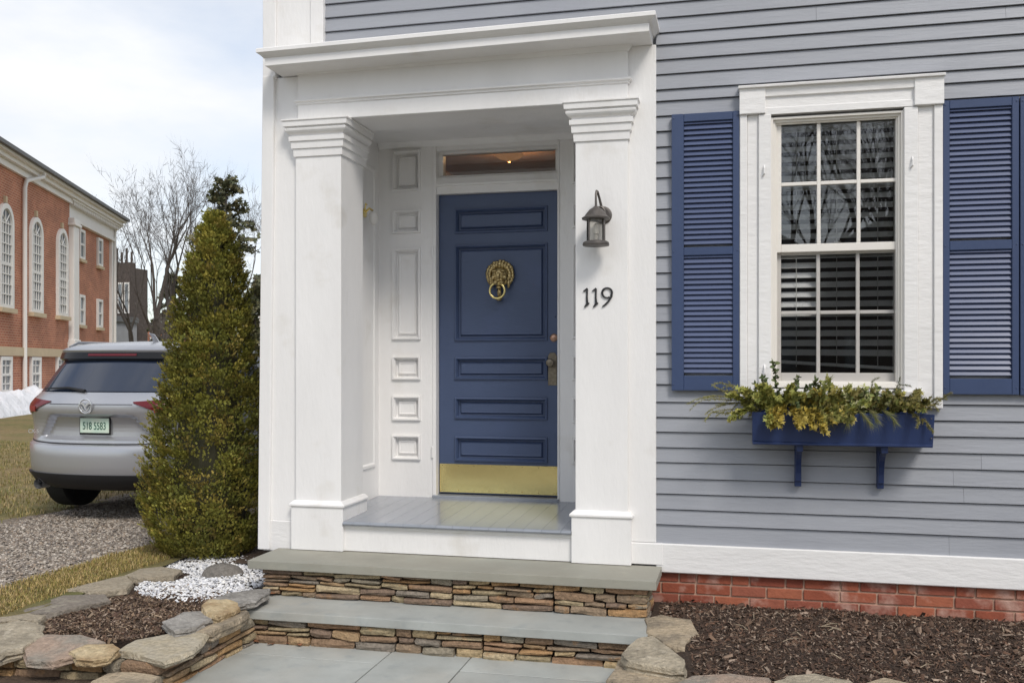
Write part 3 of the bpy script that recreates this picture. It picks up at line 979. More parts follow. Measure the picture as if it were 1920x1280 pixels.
MB().tube(arm, [.008, .007, .007, .008, .008, .008, .009, .010], 8).build('arm', 'bronze', lan, smooth=True)
sc_ = [(LX + .012 + .03 * math.cos(a) * 1.0 + .006, LY + .06, Z(.925) + .045 * math.sin(a)) for a in [R(d) for d in range(150, -61, -21)]]
MB().tube(sc_, .007, 6).build('scroll', 'bronze', lan, smooth=True)

# porch lamp inside the recess
pm = empty('porch_lamp', (-2.70, .68, Z(1.08)), 'small brass bracket with white globe bulb on the porch side wall', 'wall lamp')
MB().lathe([(.035, 0), (.035, .008), (.015, .014)], (-2.694, .68, Z(1.12)), 14, 'x').build('mount', 'brass', pm, smooth=True)
MB().tube([(-2.69, .68, Z(1.12)), (-2.65, .67, Z(1.15)), (-2.62, .66, Z(1.13))], .008, 7).build('arm', 'brass', pm, smooth=True)
MB().tube([(-2.69, .68, Z(1.13)), (-2.68, .67, Z(1.19)), (-2.665, .66, Z(1.175))], .005, 6).build('scroll', 'brass', pm, smooth=True)
MB().ball((-2.612, .655, Z(1.075)), (.036, .036, .052), 16, 10).build('globe', 'bwhite', pm, smooth=True)

# house number: old-style strokes of changing width
def stroke(mb, pts, ws, y0, y1):
    n = len(pts)
    L, Rr = [], []
    for i in range(n):
        a, b = pts[max(i - 1, 0)], pts[min(i + 1, n - 1)]
        dx, dz = b[0] - a[0], b[1] - a[1]
        l = math.hypot(dx, dz) or 1
        L.append((pts[i][0] - dz / l * ws[i], pts[i][1] + dx / l * ws[i]))
        Rr.append((pts[i][0] + dz / l * ws[i], pts[i][1] - dx / l * ws[i]))
    vs = [(p[0], y0, p[1]) for p in L + Rr] + [(p[0], y1, p[1]) for p in L + Rr]
    m2 = 2 * n
    fs = []
    for i in range(n - 1):
        fs += [(i, i + 1, n + i + 1, n + i), (m2 + i, m2 + n + i, m2 + n + i + 1, m2 + i + 1), (i, m2 + i, m2 + i + 1, i + 1), (n + i, n + i + 1, m2 + n + i + 1, m2 + n + i)]
    fs += [(0, n, m2 + n, m2), (n - 1, m2 + n - 1, m2 + m2 - 1, m2 - 1)]
    mb.add(vs, fs)
hn = empty('house_number', (-.84, -.037, Z(.35)), 'black iron numerals 119 on the white column below the lantern', 'house number')
for xo in (-.914, -.858):
    d = MB()
    stroke(d, [(xo - .020, Z(.452)), (xo - .008, Z(.458)), (xo + .006, Z(.470))], [.002, .005, .005], -.046, -.037)
    stroke(d, [(xo + .004, Z(.468)), (xo + .004, Z(.44)), (xo + .003, Z(.41)), (xo + .005, Z(.385)), (xo + .006, Z(.372))], [.0055, .0048, .0052, .0065, .0075], -.0465, -.0372)
    stroke(d, [(xo + .018, Z(.378)), (xo + .004, Z(.370)), (xo - .013, Z(.352))], [.003, .007, .003], -.047, -.0374)
    d.build('digit', 'black_iron', hn)
d = MB()
cx, cz = -.784, Z(.440)
pts, ws = [], []
for t in range(15):
    a = R(-60 - t * 340 / 14)
    pts.append((cx + .031 * math.cos(a), cz + .031 * math.sin(a)))
    ws.append(.004 + .0025 * abs(math.cos(a)))
stroke(d, pts, ws, -.046, -.037)
stroke(d, [(cx + .031, cz + .004), (cx + .028, cz - .022), (cx + .010, cz - .052), (cx - .012, cz - .074), (cx - .030, cz - .086)], [.0058, .0062, .0058, .005, .003], -.0465, -.0372)
d.build('digit', 'black_iron', hn)

# ------------------------------------------------------------------ stones
def rock(mb, u0, u1, z0, z1, d0, d1, fn, r, rr=.0055, nx=4, ny=2, nz=3, jit=.004):
    """stone block in (u, depth, z); fn maps to world"""
    P = {}
    vs = []
    def vid(i, j, k):
        if (i, j, k) in P: return P[(i, j, k)]
        a, b, c = 2 * i / (nx - 1) - 1, 2 * j / (ny - 1) - 1, 2 * k / (nz - 1) - 1
        ext = (abs(a) > .99) + (abs(b) > .99) + (abs(c) > .99)
        hu, hd, hz = (u1 - u0) / 2, (d1 - d0) / 2, (z1 - z0) / 2
        q = min(rr, hz * .55, hu * .5)
        pu, pd, pz = a * hu, b * hd, c * hz
        if ext >= 2:
            s = 1.0 if ext == 3 else .62
            if abs(a) > .99: pu -= math.copysign(q * s, a)
            if abs(b) > .99: pd -= math.copysign(min(q, hd) * s, b)
            if abs(c) > .99: pz -= math.copysign(q * s * .8, c)
        elif b < -.99:
            pd -= r.uniform(0, .010)
        j_ = min(jit, hz * .3)
        vs.append(fn((u0 + u1) / 2 + pu + r.uniform(-j_, j_), (d0 + d1) / 2 + pd + r.uniform(-j_, j_), (z0 + z1) / 2 + pz + r.uniform(-j_, j_)))
        P[(i, j, k)] = len(vs) - 1
        return P[(i, j, k)]
    fs = []
    for i in range(nx - 1):
        for k in range(nz - 1):
            fs.append((vid(i, 0, k), vid(i + 1, 0, k), vid(i + 1, 0, k + 1), vid(i, 0, k + 1)))
            fs.append((vid(i, ny - 1, k), vid(i, ny - 1, k + 1), vid(i + 1, ny - 1, k + 1), vid(i + 1, ny - 1, k)))
        for j in range(ny - 1):
            fs.append((vid(i, j, 0), vid(i, j + 1, 0), vid(i + 1, j + 1, 0), vid(i + 1, j, 0)))
            fs.append((vid(i, j, nz - 1), vid(i + 1, j, nz - 1), vid(i + 1, j + 1, nz - 1), vid(i, j + 1, nz - 1)))
    for j in range(ny - 1):
        for k in range(nz - 1):
            fs.append((vid(0, j, k), vid(0, j, k + 1), vid(0, j + 1, k + 1), vid(0, j + 1, k)))
            fs.append((vid(nx - 1, j, k), vid(nx - 1, j + 1, k), vid(nx - 1, j + 1, k + 1), vid(nx - 1, j, k + 1)))
    mb.add(vs, fs)
    return mb

def split(u0, u1, z0, z1, r, out, tmin=.024, tmax=.060, lmin=.10, lmax=.38):
    w, h = u1 - u0, z1 - z0
    if h > tmax or (h > 2 * tmin and w > 2.2 * lmin and w < 1.3 and r.random() < .35):
        if w > 1.0 and r.random() < .65 and h < .2 or w > 1.6:
            m = u0 + w * r.uniform(.35, .65)
            split(u0, m, z0, z1, r, out, tmin, tmax, lmin, lmax); split(m, u1, z0, z1, r, out, tmin, tmax, lmin, lmax)
        else:
            m = z0 + h * r.uniform(.35, .65)
            m = min(max(m, z0 + tmin), z1 - tmin)
            split(u0, u1, z0, m, r, out, tmin, tmax, lmin, lmax); split(u0, u1, m, z1, r, out, tmin, tmax, lmin, lmax)
    elif w > lmax * r.uniform(.6, 1.0) and w > 2 * lmin:
        m = u0 + w * r.uniform(.3, .7)
        split(u0, m, z0, z1, r, out, tmin, tmax, lmin, lmax); split(m, u1, z0, z1, r, out, tmin, tmax, lmin, lmax)
    else:
        out.append((u0, u1, z0, z1))

def ledge(parent, u0, u1, z0, z1, fn, seed, depth=.12, back=None, **kw):
    r = random.Random(seed)
    cells = []
    split(u0, u1, z0, z1, r, cells, **kw)
    for (a, b, c, e) in cells:
        g = .0022
        sk = r.uniform(-.011, .011)
        mb = rock(MB(), a + g, b - g, c + g * .8, e - g * .8, r.uniform(-.012, .012), depth, lambda u, d, z, sk=sk, a=a, b=b: fn(u, d, z + sk * (u - (a + b) / 2) / max(.1, b - a)), r)
        mb.build('stone', 'stone', parent)

steps = empty('stone_steps', (-1.75, -.4, 0), 'two bluestone steps on stacked fieldstone risers below the porch', 'steps')
def slab(x0, x1, y0, y1, z0, z1, m):
    mb = MB()
    r = random.Random(int(z1 * 1000))
    n = 14
    vs, fs = [], []
    rg = []
    for i in range(n + 1):
        x = x0 + (x1 - x0) * i / n
        j = r.uniform(-.0025, .0025)
        rg.append([(x, y0 + j, z0), (x, y0 + j + r.uniform(-.002, .002), z1), (x, y1, z1), (x, y1, z0)])
    mb.rings(rg)
    return mb.build('tread', m, steps, bevel=.004, seg=2)
slab(-3.035, -.447, -.440, -.02, Z(-1.309), Z(-1.255), 'bluestone_top')
slab(-2.935, -.470, -.762, -.36, Z(-1.533), Z(-1.482), 'bluestone')
ri = box('riser', 'sand', steps, -2.93, -.52, -.345, -.1, .0, Z(-1.311), 0)
ledge(ri, -2.955, -.50, Z(-1.481), Z(-1.311), lambda u, d, z: (u, -.405 + d, z), 11, depth=.08)
ri2 = box('riser', 'sand', steps, -2.86, -.58, -.66, -.36, -.05, Z(-1.535), 0)
ledge(ri2, -2.87, -.56, -.005, Z(-1.535), lambda u, d, z: (u, -.735 + d, z), 23, depth=.09)
ledge(ri, 0.0, .34, Z(-1.50), Z(-1.311), lambda u, d, z: (-.50 - d, -.40 + u, z), 31, depth=.08)
ledge(ri, 0.0, .30, Z(-1.47), Z(-1.311), lambda u, d, z: (-2.955 + d, -.08 - u, z), 37, depth=.08)

def slabstone(parent, poly, z0, z1, m, r, name='stone', slope=(0, 0), jit=.022, sub=2, dome=0.0):
    """flat irregular stone from a plan outline, with a rough edge"""
    pts = []
    n = len(poly)
    cx = sum(p[0] for p in poly) / n
    cy = sum(p[1] for p in poly) / n
    for i in range(n):
        a, b = poly[i], poly[(i + 1) % n]
        for k in range(sub):
            t = k / sub
            pts.append((a[0] + (b[0] - a[0]) * t + r.uniform(-jit, jit) * .5, a[1] + (b[1] - a[1]) * t + r.uniform(-jit, jit) * .5))
    def ring(s, z, j):
        return [(cx + (p[0] - cx) * s + r.uniform(-j, j), cy + (p[1] - cy) * s + r.uniform(-j, j),
                 z + slope[0] * (p[0] - cx) + slope[1] * (p[1] - cy) + r.uniform(-j, j) * .35) for p in pts]
    t = z1 - z0
    mb = MB()
    rg = [ring(.95, z0, .004), ring(1.0, z0 + t * .22, jit * .4), ring(.975, z0 + t * .40, jit * .4), ring(1.005, z0 + t * .58, jit * .5), ring(.995, z1 - t * .12, jit * .3),
          ring(.965, z1 + dome * .4, .003), ring(.55, z1 + .003 + dome, .005)]
    mb.rings(rg)
    return mb.build(name, m, parent, smooth=True, sharp=16)

rs = random.Random(77)
lw = empty('garden_wall', (-3.4, -1.4, .05), 'low dry stone wall curving round the mulch bed left of the path', 'stone wall')
# wall faces below the caps: along the path, then round to the front
ledge(lw, 0, .90, -.01, .155, lambda u, d, z: (-2.815 - d - .02 * u, -.72 - u, z), 41, depth=.10, tmin=.03, tmax=.075, lmin=.12, lmax=.42)
ledge(lw, 0, 1.35, .02, .155, lambda u, d, z: (-2.86 - u, -1.66 + d - .06 * u, z), 53, depth=.14, tmin=.035, tmax=.085, lmin=.13, lmax=.36)
caps = [
    ('st_green', .155, .195, [(-3.15, -1.60), (-2.80, -1.70), (-2.735, -1.54), (-2.80, -1.28), (-2.84, -1.24), (-3.0, -1.30), (-3.14, -1.44)], (0, .06)),
    ('st_yellow', .158, .202, [(-3.33, -1.72), (-3.32, -1.62), (-3.18, -1.585), (-3.10, -1.63), (-3.08, -1.74), (-3.14, -1.79), (-3.25, -1.78)], (0, .1)),
    ('st_red', .155, .20, [(-3.69, -1.62), (-3.62, -1.54), (-3.42, -1.52), (-3.24, -1.575), (-3.29, -1.64), (-3.30, -1.74), (-3.36, -1.80), (-3.52, -1.80)], (0, .18)),
    ('st_grey', .15, .215, [(-4.05, -1.50), (-3.90, -1.40), (-3.71, -1.44), (-3.62, -1.56), (-3.62, -1.72), (-3.68, -1.82), (-3.86, -1.86), (-4.06, -1.66)], (0, .12)),
    ('st_tan', .04, .115, [(-3.10, -1.86), (-3.10, -1.74), (-2.95, -1.69), (-2.80, -1.72), (-2.79, -1.82), (-2.88, -1.90), (-3.02, -1.91)], (0, 0)),
    ('st_purple', .20, .245, [(-3.09, -1.28), (-3.10, -1.06), (-3.0, -.99), (-2.88, -1.10), (-2.87, -1.27), (-2.94, -1.40)], (-.05, 0)),
    ('st_tan', .15, .215, [(-2.88, -1.28), (-2.92, -1.10), (-2.90, -.90), (-2.87, -.80), (-2.79, -.86), (-2.765, -1.10), (-2.79, -1.29)], (.1, 0)),
    ('st_yellow', .21, .265, [(-3.03, -.97), (-3.06, -.85), (-2.96, -.79), (-2.87, -.83), (-2.81, -1.0), (-2.84, -1.13), (-2.95, -1.08)], (-.08, 0)),
    ('st_purple', .225, .265, [(-3.09, -.80), (-3.05, -.65), (-2.92, -.53), (-2.84, -.51), (-2.80, -.60), (-2.80, -.79), (-2.86, -.87)], (0, .03)),
]
for m_, z0, z1, poly, sl_ in caps:
    slabstone(lw, poly, z0, z1, m_, rs, slope=sl_)
edge = empty('stone_edging', (-3.95, -.6, .2), 'row of flat grey flagstones between the mulch bed and grass verge', 'stone edging')
for poly, z1 in (([(-4.018, -1.263), (-4.09, -1.126), (-4.08, -.832), (-3.84, -.747), (-3.71, -.882), (-3.80, -1.06), (-3.83, -1.193), (-3.912, -1.262)], .238),
                 ([(-4.12, -1.50), (-4.07, -1.386), (-3.97, -1.28), (-3.83, -1.28), (-3.79, -1.40), (-3.91, -1.40), (-3.99, -1.47), (-4.04, -1.55)], .245),
                 ([(-4.135, -.754), (-4.09, -.504), (-4.02, -.294), (-3.86, -.45), (-3.77, -.64), (-3.85, -.735), (-3.97, -.766)], .25),
                 ([(-4.04, -.289), (-4.06, -.08), (-3.96, .01), (-3.76, -.02), (-3.70, -.21), (-3.88, -.352)], .245)):
    slabstone(edge, poly, .17, z1, 'flagstone', rs)
dome = MB()
dome.rings([[(-3.45 + r_ * math.cos(a) * .155, -.02 + r_ * math.sin(a) * .11, z_) for a in [2 * math.pi * i / 20 for i in range(20)]]
            for r_, z_ in ((1.05, .18), (1.0, .22), (.9, .25), (.7, .275), (.4, .292), (.1, .298))])
tag(dome.build('garden_stone', 'st_dark', None, smooth=True), 'dark rounded stone half buried in the white pebbles', 'stone')

re_ = empty('stone_edging', (.2, -1.2, .1), 'tan fieldstone edging around the mulch bed under the window', 'stone edging')
for m_, z0, z1, poly, sl_ in (
    ('st_tan', .13, .205, [(-.517, -.421), (-.442, -.332), (-.245, -.392), (-.201, -.68), (-.261, -.846), (-.247, -.968), (-.375, -.86), (-.483, -.70)], (0, .02)),
    ('st_grey', .15, .22, [(-.563, -1.17), (-.513, -.921), (-.436, -.868), (-.23, -1.193), (-.242, -1.314), (-.369, -1.28), (-.522, -1.26)], (0, .06)),
    ('st_tan', .06, .155, [(-.60, -1.06), (-.53, -1.0), (-.23, -1.1), (-.22, -1.40), (-.48, -1.46), (-.60, -1.38)], (0, 0)),
    ('st_tan', -.04, .058, [(-.60, -1.0), (-.53, -.9), (-.23, -1.1), (-.24, -1.50), (-.50, -1.54), (-.62, -1.4)], (0, 0)),
    ('st_red', .07, .195, [(-.261, -1.478), (-.21, -1.357), (-.037, -1.284), (.155, -1.285), (.156, -1.466), (-.05, -1.60), (-.236, -1.6)], (0, 0)),
    ('st_grey', .07, .205, [(.174, -1.385), (.246, -1.265), (.371, -1.219), (.533, -1.275), (.540, -1.442), (.36, -1.56), (.18, -1.56)], (0, 0)),
    ('st_tan', .07, .20, [(.557, -1.33), (.636, -1.204), (.709, -1.187), (.812, -1.27), (.806, -1.424), (.7, -1.5), (.561, -1.487)], (0, 0)),
    ('st_grey', .07, .19, [(.84, -1.30), (.95, -1.20), (1.12, -1.19), (1.22, -1.28), (1.2, -1.45), (.9, -1.48)], (0, 0)),
    ('st_red', .07, .19, [(1.25, -1.28), (1.36, -1.18), (1.6, -1.2), (1.72, -1.32), (1.6, -1.45), (1.3, -1.44)], (0, 0))):
    slabstone(re_, poly, z0, z1, m_, rs, slope=sl_)

# ------------------------------------------------------------------ mulch beds, pebbles, gravel, grass
def inpoly(x, y, poly):
    c = False
    n = len(poly)
    for i in range(n):
        x1, y1 = poly[i]; x2, y2 = poly[(i + 1) % n]
        if (y1 > y) != (y2 > y) and x < (x2 - x1) * (y - y1) / (y2 - y1) + x1: c = not c
    return c

def bedz(x, y):
    return .205 + .018 * noise.noise((x * 3.1, y * 3.1, 7)) + .008 * noise.noise((x * 9, y * 9, 2))
def rbedz(x, y):
    return .196 + .016 * noise.noise((x * 2.7, y * 2.7, 9)) + .008 * noise.noise((x * 9, y * 9, 4)) - max(0, -y - .95) * .12
gridsheet('planting_bed', 'mulch', -4.02, -2.86, -1.58, .6, 50, 90, lambda x, y: bedz(x, y) - max(0, -y - 1.2) * .25 - max(0, x + 2.95) * 1.0)
gridsheet('planting_bed', 'mulch', -.49, 7.0, -1.5, .04, 160, 60, lambda x, y: rbedz(x, y) - max(0, (-.25 - x) * .35 if y < -.5 else 0))
CH = [(.045, .026, .017), (.068, .039, .025), (.10, .06, .039), (.145, .092, .06), (.2, .14, .1), (.30, .23, .175), (.055, .033, .023), (.08, .046, .032), (.12, .065, .04)]
def scatter_chips(name, label, poly, n, zf, seed, smin=.003, smax=.013, cols=CH, w=(.14, .5)):
    r = random.Random(seed)
    xs = [p[0] for p in poly]; ys = [p[1] for p in poly]
    mb = MB()
    k = 0
    while k < n:
        x, y = r.uniform(min(xs), max(xs)), r.uniform(min(ys), max(ys))
        if not inpoly(x, y, poly): continue
        k += 1
        L = r.uniform(smin, smax) * (2.6 if r.random() < .05 else 1)
        W = L * r.uniform(*w)
        a = r.uniform(0, math.pi); t = r.gauss(0, .45); q = r.uniform(-.8, .8)
        u = Vector((math.cos(a) * math.cos(t), math.sin(a) * math.cos(t), math.sin(t))) * L
        v = Vector((-math.sin(a) * math.cos(q), math.cos(a) * math.cos(q), math.sin(q))) * W
        h = u.cross(v).normalized() * W * .35
        c = Vector((x, y, zf(x, y) + r.uniform(.0, .010)))
        vs = [c - u - v * .7, c + u - v, c + u * .9 + v, c - u * .8 + v, c + h - u * .6, c + h + u * .6]
        cc = r.choice(cols)
        mb.add(vs, [(0, 1, 5, 4), (1, 2, 5), (2, 3, 4, 5), (3, 0, 4), (3, 2, 1, 0)], (lambda f_: tuple(q_ * f_ for q_ in cc))(r.uniform(.7, 1.35)))
    return tag(mb.build(name, 'chips'), label, None, None, 'stuff')
rb = [(-.45, .03), (2.2, .03), (2.2, -1.2), (.75, -1.25), (.35, -1.28), (-.2, -1.36), (-.22, -1.0), (-.25, -.9), (-.2, -.6), (-.25, -.4), (-.45, -.33)]
lb = [(-3.84, -1.28), (-3.80, -.9), (-3.82, -.72), (-3.7, -.4), (-3.6, -.3), (-3.1, -.4), (-3.02, -.8), (-3.05, -1.0), (-3.05, -1.28), (-3.12, -1.44), (-3.3, -1.58), (-3.65, -1.53)]
scatter_chips('mulch', 'dark bark mulch covering the bed under the window', rb, 26000, rbedz, 1)
CH2 = CH + [(.20, .13, .08), (.26, .19, .13), (.13, .085, .05), (.30, .22, .15)]
scatter_chips('mulch', 'brown bark mulch inside the low stone wall', lb, 13000, bedz, 2, cols=CH2, smin=.003, smax=.012)
# dry twigs on the mulch
for i in range(14):
    x, y = rs.uniform(-.3, 1.7), rs.uniform(-1.15, -.15)
    a = rs.uniform(0, 3.1)
    L = rs.uniform(.05, .13)
    mb = MB()
    mb.tube([(x, y, rbedz(x, y) + .012), (x + math.cos(a) * L * .5, y + math.sin(a) * L * .4, rbedz(x, y) + .026), (x + math.cos(a) * L, y + math.sin(a) * L, rbedz(x, y) + .014)],
            [.0028, .0022, .001], 5)
    if i % 3 == 0:
        mb.tube([(x + math.cos(a) * L * .5, y + math.sin(a) * L * .4, rbedz(x, y) + .026), (x + math.cos(a + .9) * L * .8, y + math.sin(a + .9) * L * .8, rbedz(x, y) + .04)], [.002, .001], 4)
    tag(mb.build('twig', 'st_tan'), 'dry pale twig lying on the mulch under the window', 'twig', 'twigs on the mulch')

def pebbles(name, label, poly, n, zf, seed, smin, smax, cols, m, mask=None, flat=.6, lift=.3):
    r = random.Random(seed)
    xs = [p[0] for p in poly]; ys = [p[1] for p in poly]
    mb = MB()
    octv = [(1, 0, 0), (.3, .9, .1), (-.6, .7, -.1), (-1, -.1, .1), (-.3, -.9, 0), (.6, -.75, .1), (.1, .1, 1), (0, 0, -1)]
    fs = [(0, 1, 6), (1, 2, 6), (2, 3, 6), (3, 4, 6), (4, 5, 6), (5, 0, 6)]
    k = tries = 0
    while k < n and tries < n * 20:
        tries += 1
        x, y = r.uniform(min(xs), max(xs)), r.uniform(min(ys), max(ys))
        if not inpoly(x, y, poly): continue
        if mask and not mask(x, y, r): continue
        k += 1
        s = r.uniform(smin, smax)
        a = r.uniform(0, 6.28); e = r.uniform(.55, 1)
        ca_, sa_ = math.cos(a), math.sin(a)
        c = (x, y, zf(x, y) + s * lift * r.uniform(.2, 1.4))
        tx, ty = r.uniform(-.5, .5), r.uniform(-.5, .5)
        vs = []
        for (p, q, w) in octv[:7]:
            p *= s * r.uniform(.8, 1.15); q *= s * e * r.uniform(.8, 1.15)
            w = w * s * flat + tx * p + ty * q
            vs.append((c[0] + p * ca_ - q * sa_, c[1] + p * sa_ + q * ca_, c[2] + w))
        cc = r.choice(cols)
        f_ = r.uniform(.85, 1.1)
        mb.add(vs, fs, tuple(min(.9, q_ * f_) for q_ in cc))
    return tag(mb.build(name, m), label, None, None, 'stuff')
pb = [(-4.10, .22), (-4.05, .47), (-3.87, .60), (-3.50, .56), (-3.20, .30), (-3.07, .0), (-3.02, -.25), (-3.10, -.45), (-3.16, -.62), (-3.306, -.757), (-3.528, -.70), (-3.80, -.52), (-3.86, -.37), (-3.66, -.23), (-3.70, -.02), (-3.95, .05)]
WH = [(.74, .74, .75), (.66, .66, .68), (.80, .80, .80), (.56, .57, .60), (.76, .74, .70)]
def pmask(x, y, r):
    d = noise.noise((x * 6, y * 6, 1)) * .5 + .5
    e = 1.0 if y > -.45 else max(.06, 1 + (y + .45) * 3)
    return r.random() < e * (.35 + d)
pebbles('white_pebbles', 'white marble chips spread between the steps and the evergreen', pb, 5600, lambda x, y: bedz(x, y) + .002, 5, .007, .015, WH, 'pebble', pmask, lift=.9)
GV = [(.32, .275, .23), (.24, .205, .175), (.42, .37, .31), (.17, .148, .13), (.5, .45, .39), (.30, .235, .18)]
pebbles('gravel', 'grey brown gravel of the driveway', [(-6.45, -1.2), (-4.55, -1.2), (-4.45, 3.2), (-6.45, 3.2)], 24000, lambda x, y: ramp(y) - .014 + .012 * noise.noise((x * 2, y * 2, 3)),
        6, .006, .017, GV, 'gravelst')

def blades(name, label, poly, n, zf, seed, h0, h1, cols, wd=.0022):
    r = random.Random(seed)
    xs = [p[0] for p in poly]; ys = [p[1] for p in poly]
    mb = MB()
    k = 0
    while k < n:
        x, y = r.uniform(min(xs), max(xs)), r.uniform(min(ys), max(ys))
        if not inpoly(x, y, poly): continue
        if noise.noise((x * 1.7, y * 1.7, seed)) < -.35 and r.random() < .8:
            k += 1
            continue
        k += 1
        a = r.uniform(0, 6.28); L = r.uniform(h0, h1); t = r.uniform(.1, 1.25)
        z = zf(x, y) - .004
        dx, dy = math.cos(a), math.sin(a)
        px, py = -dy * wd, dx * wd
        mx = (x + dx * L * .45 * math.sin(t), y + dy * L * .45 * math.sin(t), z + L * .55)
        tp = (x + dx * L * math.sin(t), y + dy * L * math.sin(t), z + L * (.45 + .5 * math.cos(t)))
        cc = r.choice(cols); f_ = r.uniform(.75, 1.25)
        mb.add([(x - px, y - py, z), (x + px, y + py, z), (mx[0] + px * .8, mx[1] + py * .8, mx[2]), (mx[0] - px * .8, mx[1] - py * .8, mx[2]), tp], [(0, 1, 2, 3), (3, 2, 4)],
               tuple(q * f_ for q in cc))
    return tag(mb.build(name, 'grass'), label, None, None, 'stuff')
GR = [lin(158, 138, 84), lin(178, 156, 106), lin(138, 128, 70), lin(122, 120, 64), lin(186, 164, 118), lin(156, 132, 90)]
vz = lambda x, y: ramp(y) + .015 * noise.noise((x * 4, y * 4, 3))
blades('grass', 'yellow green winter grass on the verge beside the stone edging', [(-4.60, -1.7), (-4.10, -1.7), (-4.10, -.2), (-4.05, .3), (-4.15, .9), (-4.45, .9), (-4.58, .3)], 15000, vz, 3, .012, .038, GR)
lz = lambda x, y: ramp(y) + .03 * noise.noise((x * .4, y * .4, 0))
blades('grass', 'thin brown winter grass on the lawn beside the car', [(-11, 1.2), (-6.45, 1.2), (-6.45, 9), (-14, 9)], 30000, lz, 4, .02, .06,
       [lin(146, 132, 84), lin(160, 142, 100), lin(124, 120, 66), lin(170, 150, 112), lin(112, 110, 60)], wd=.004)
# dead leaves caught on the steps
LFc = [(-2.78, -.70, .0), (-2.72, -.72, .0), (-2.66, -.71, .0), (-2.80, -.76, .0), (-2.60, -.73, 0), (-2.70, -.77, 0), (-2.52, -.75, 0), (-2.88, -.42, .205)]
for (x, y, z) in LFc:
    mb = MB()
    a = rs.uniform(0, 6)
    q = .022
    vs = [(x + math.cos(a + t) * q * k_, y + math.sin(a + t) * q * k_, z + .012 + rs.uniform(-.006, .01)) for t, k_ in ((0, 1.2), (.9, .7), (1.8, .8), (3.1, 1.2), (4.2, .8), (5.2, .7))]
    vs += [(p[0], p[1], p[2] - .002) for p in vs]
    mb.add(vs, [(0, 1, 2, 3, 4, 5), (11, 10, 9, 8, 7, 6)] + [(i, (i + 1) % 6, 6 + (i + 1) % 6, 6 + i) for i in range(6)])
    tag(mb.build('dead_leaf', 'leafbrown'), 'rust brown dead leaf lying at the foot of the stone risers', 'leaf', 'dead leaves by the steps')

# ------------------------------------------------------------------ arborvitae
def rv(r, s=1.0):
    return Vector((r.uniform(-1, 1), r.uniform(-1, 1), r.uniform(-1, 1))) * s
def spray(mb, p, d, side, L, col, r):
    """flat jagged evergreen spray"""
    d = d.normalized(); s = side.normalized()
    nrm = d.cross(s)
    def q(a, b):
        return p + d * (a * L) + s * (b * L) + nrm * (r.uniform(-.05, .05) * L)
    vs = [q(0, 0), q(.30, -.34), q(.42, -.10), q(.70, -.34), q(.72, -.07), q(1.0, .0), q(.74, .08), q(.66, .34), q(.42, .12), q(.26, .33)]
    mb.add(vs, [(0, 1, 2), (0, 2, 8), (0, 8, 9), (2, 3, 4), (2, 4, 6, 8), (8, 6, 7), (4, 5, 6)], col)

arb = empty('arborvitae', (-3.95, .62, .24), 'dense conical olive green arborvitae at the corner of the house', 'evergreen')
ax, ay, az, AH = -3.955, .64, .24, 2.56
def arad(h):
    pr = [(0, .33), (.05, .42), (.12, .465), (.22, .46), (.34, .415), (.45, .365), (.56, .325), (.68, .28), (.78, .235), (.87, .175), (.94, .10), (1.0, .02)]
    for (a, b), (c, d) in zip(pr, pr[1:]):
        if h <= c: return b + (d - b) * (h - a) / (c - a)
    return .01
ra = random.Random(9)
MB().tube([(ax, ay, az - .05), (ax, ay, az + 1.2), (ax + .03, ay, az + 2.4)], [.06, .045, .01], 8).build('trunk', 'bark', arb)
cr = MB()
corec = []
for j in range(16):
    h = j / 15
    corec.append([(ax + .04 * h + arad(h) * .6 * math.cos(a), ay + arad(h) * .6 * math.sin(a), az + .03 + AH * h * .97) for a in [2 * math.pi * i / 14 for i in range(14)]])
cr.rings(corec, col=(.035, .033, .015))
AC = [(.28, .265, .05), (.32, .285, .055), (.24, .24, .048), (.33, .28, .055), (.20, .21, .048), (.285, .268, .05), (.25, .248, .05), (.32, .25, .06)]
for i in range(2100):
    h = ra.random() ** 1.15
    a = ra.uniform(0, 2 * math.pi)
    lump = 1 + .13 * noise.noise((math.cos(a) * 2.2, math.sin(a) * 2.2, h * 7))
    rr_ = arad(h) * lump - abs(ra.gauss(0, .055)) * (.35 + .65 * (1 - h))
    p0 = Vector((ax + .05 * h + rr_ * math.cos(a), ay + rr_ * math.sin(a), az + AH * h))
    out = Vector((math.cos(a), math.sin(a), 0))
    d0 = (out * ra.uniform(.45, .8) + Vector((0, 0, ra.uniform(.5, 1.1))) + Vector((ra.uniform(-.3, .3), ra.uniform(-.3, .3), 0))).normalized()
    cc = ra.choice(AC)
    fc = ra.uniform(.62, 1.12) * (1 + .35 * noise.noise((p0.x * 4, p0.y * 4, p0.z * 3)))
    tan = out.cross(Vector((0, 0, 1)))
    sz = ra.uniform(.055, .10) * (.6 + .4 * (1 - h))
    for k_ in range(42):
        u, v, w = ra.uniform(-1, 1), ra.uniform(-.6, 1.3), ra.uniform(-.4, .4)
        p = p0 + tan * (u * sz * .8) + d0 * (v * sz) + out * (w * sz * .5)
        d = (d0 + tan * (u * .55) + rv(ra, .35)).normalized()
        tw = ra.uniform(-.9, .9)
        sd = (tan * math.cos(tw) + out * math.sin(tw))
        sd = sd - d * sd.dot(d)
        if sd.length < .05: sd = d.orthogonal()
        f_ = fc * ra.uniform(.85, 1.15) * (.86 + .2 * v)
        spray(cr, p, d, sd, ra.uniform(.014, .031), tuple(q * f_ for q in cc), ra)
cr.build('crown', 'leaf', arb)

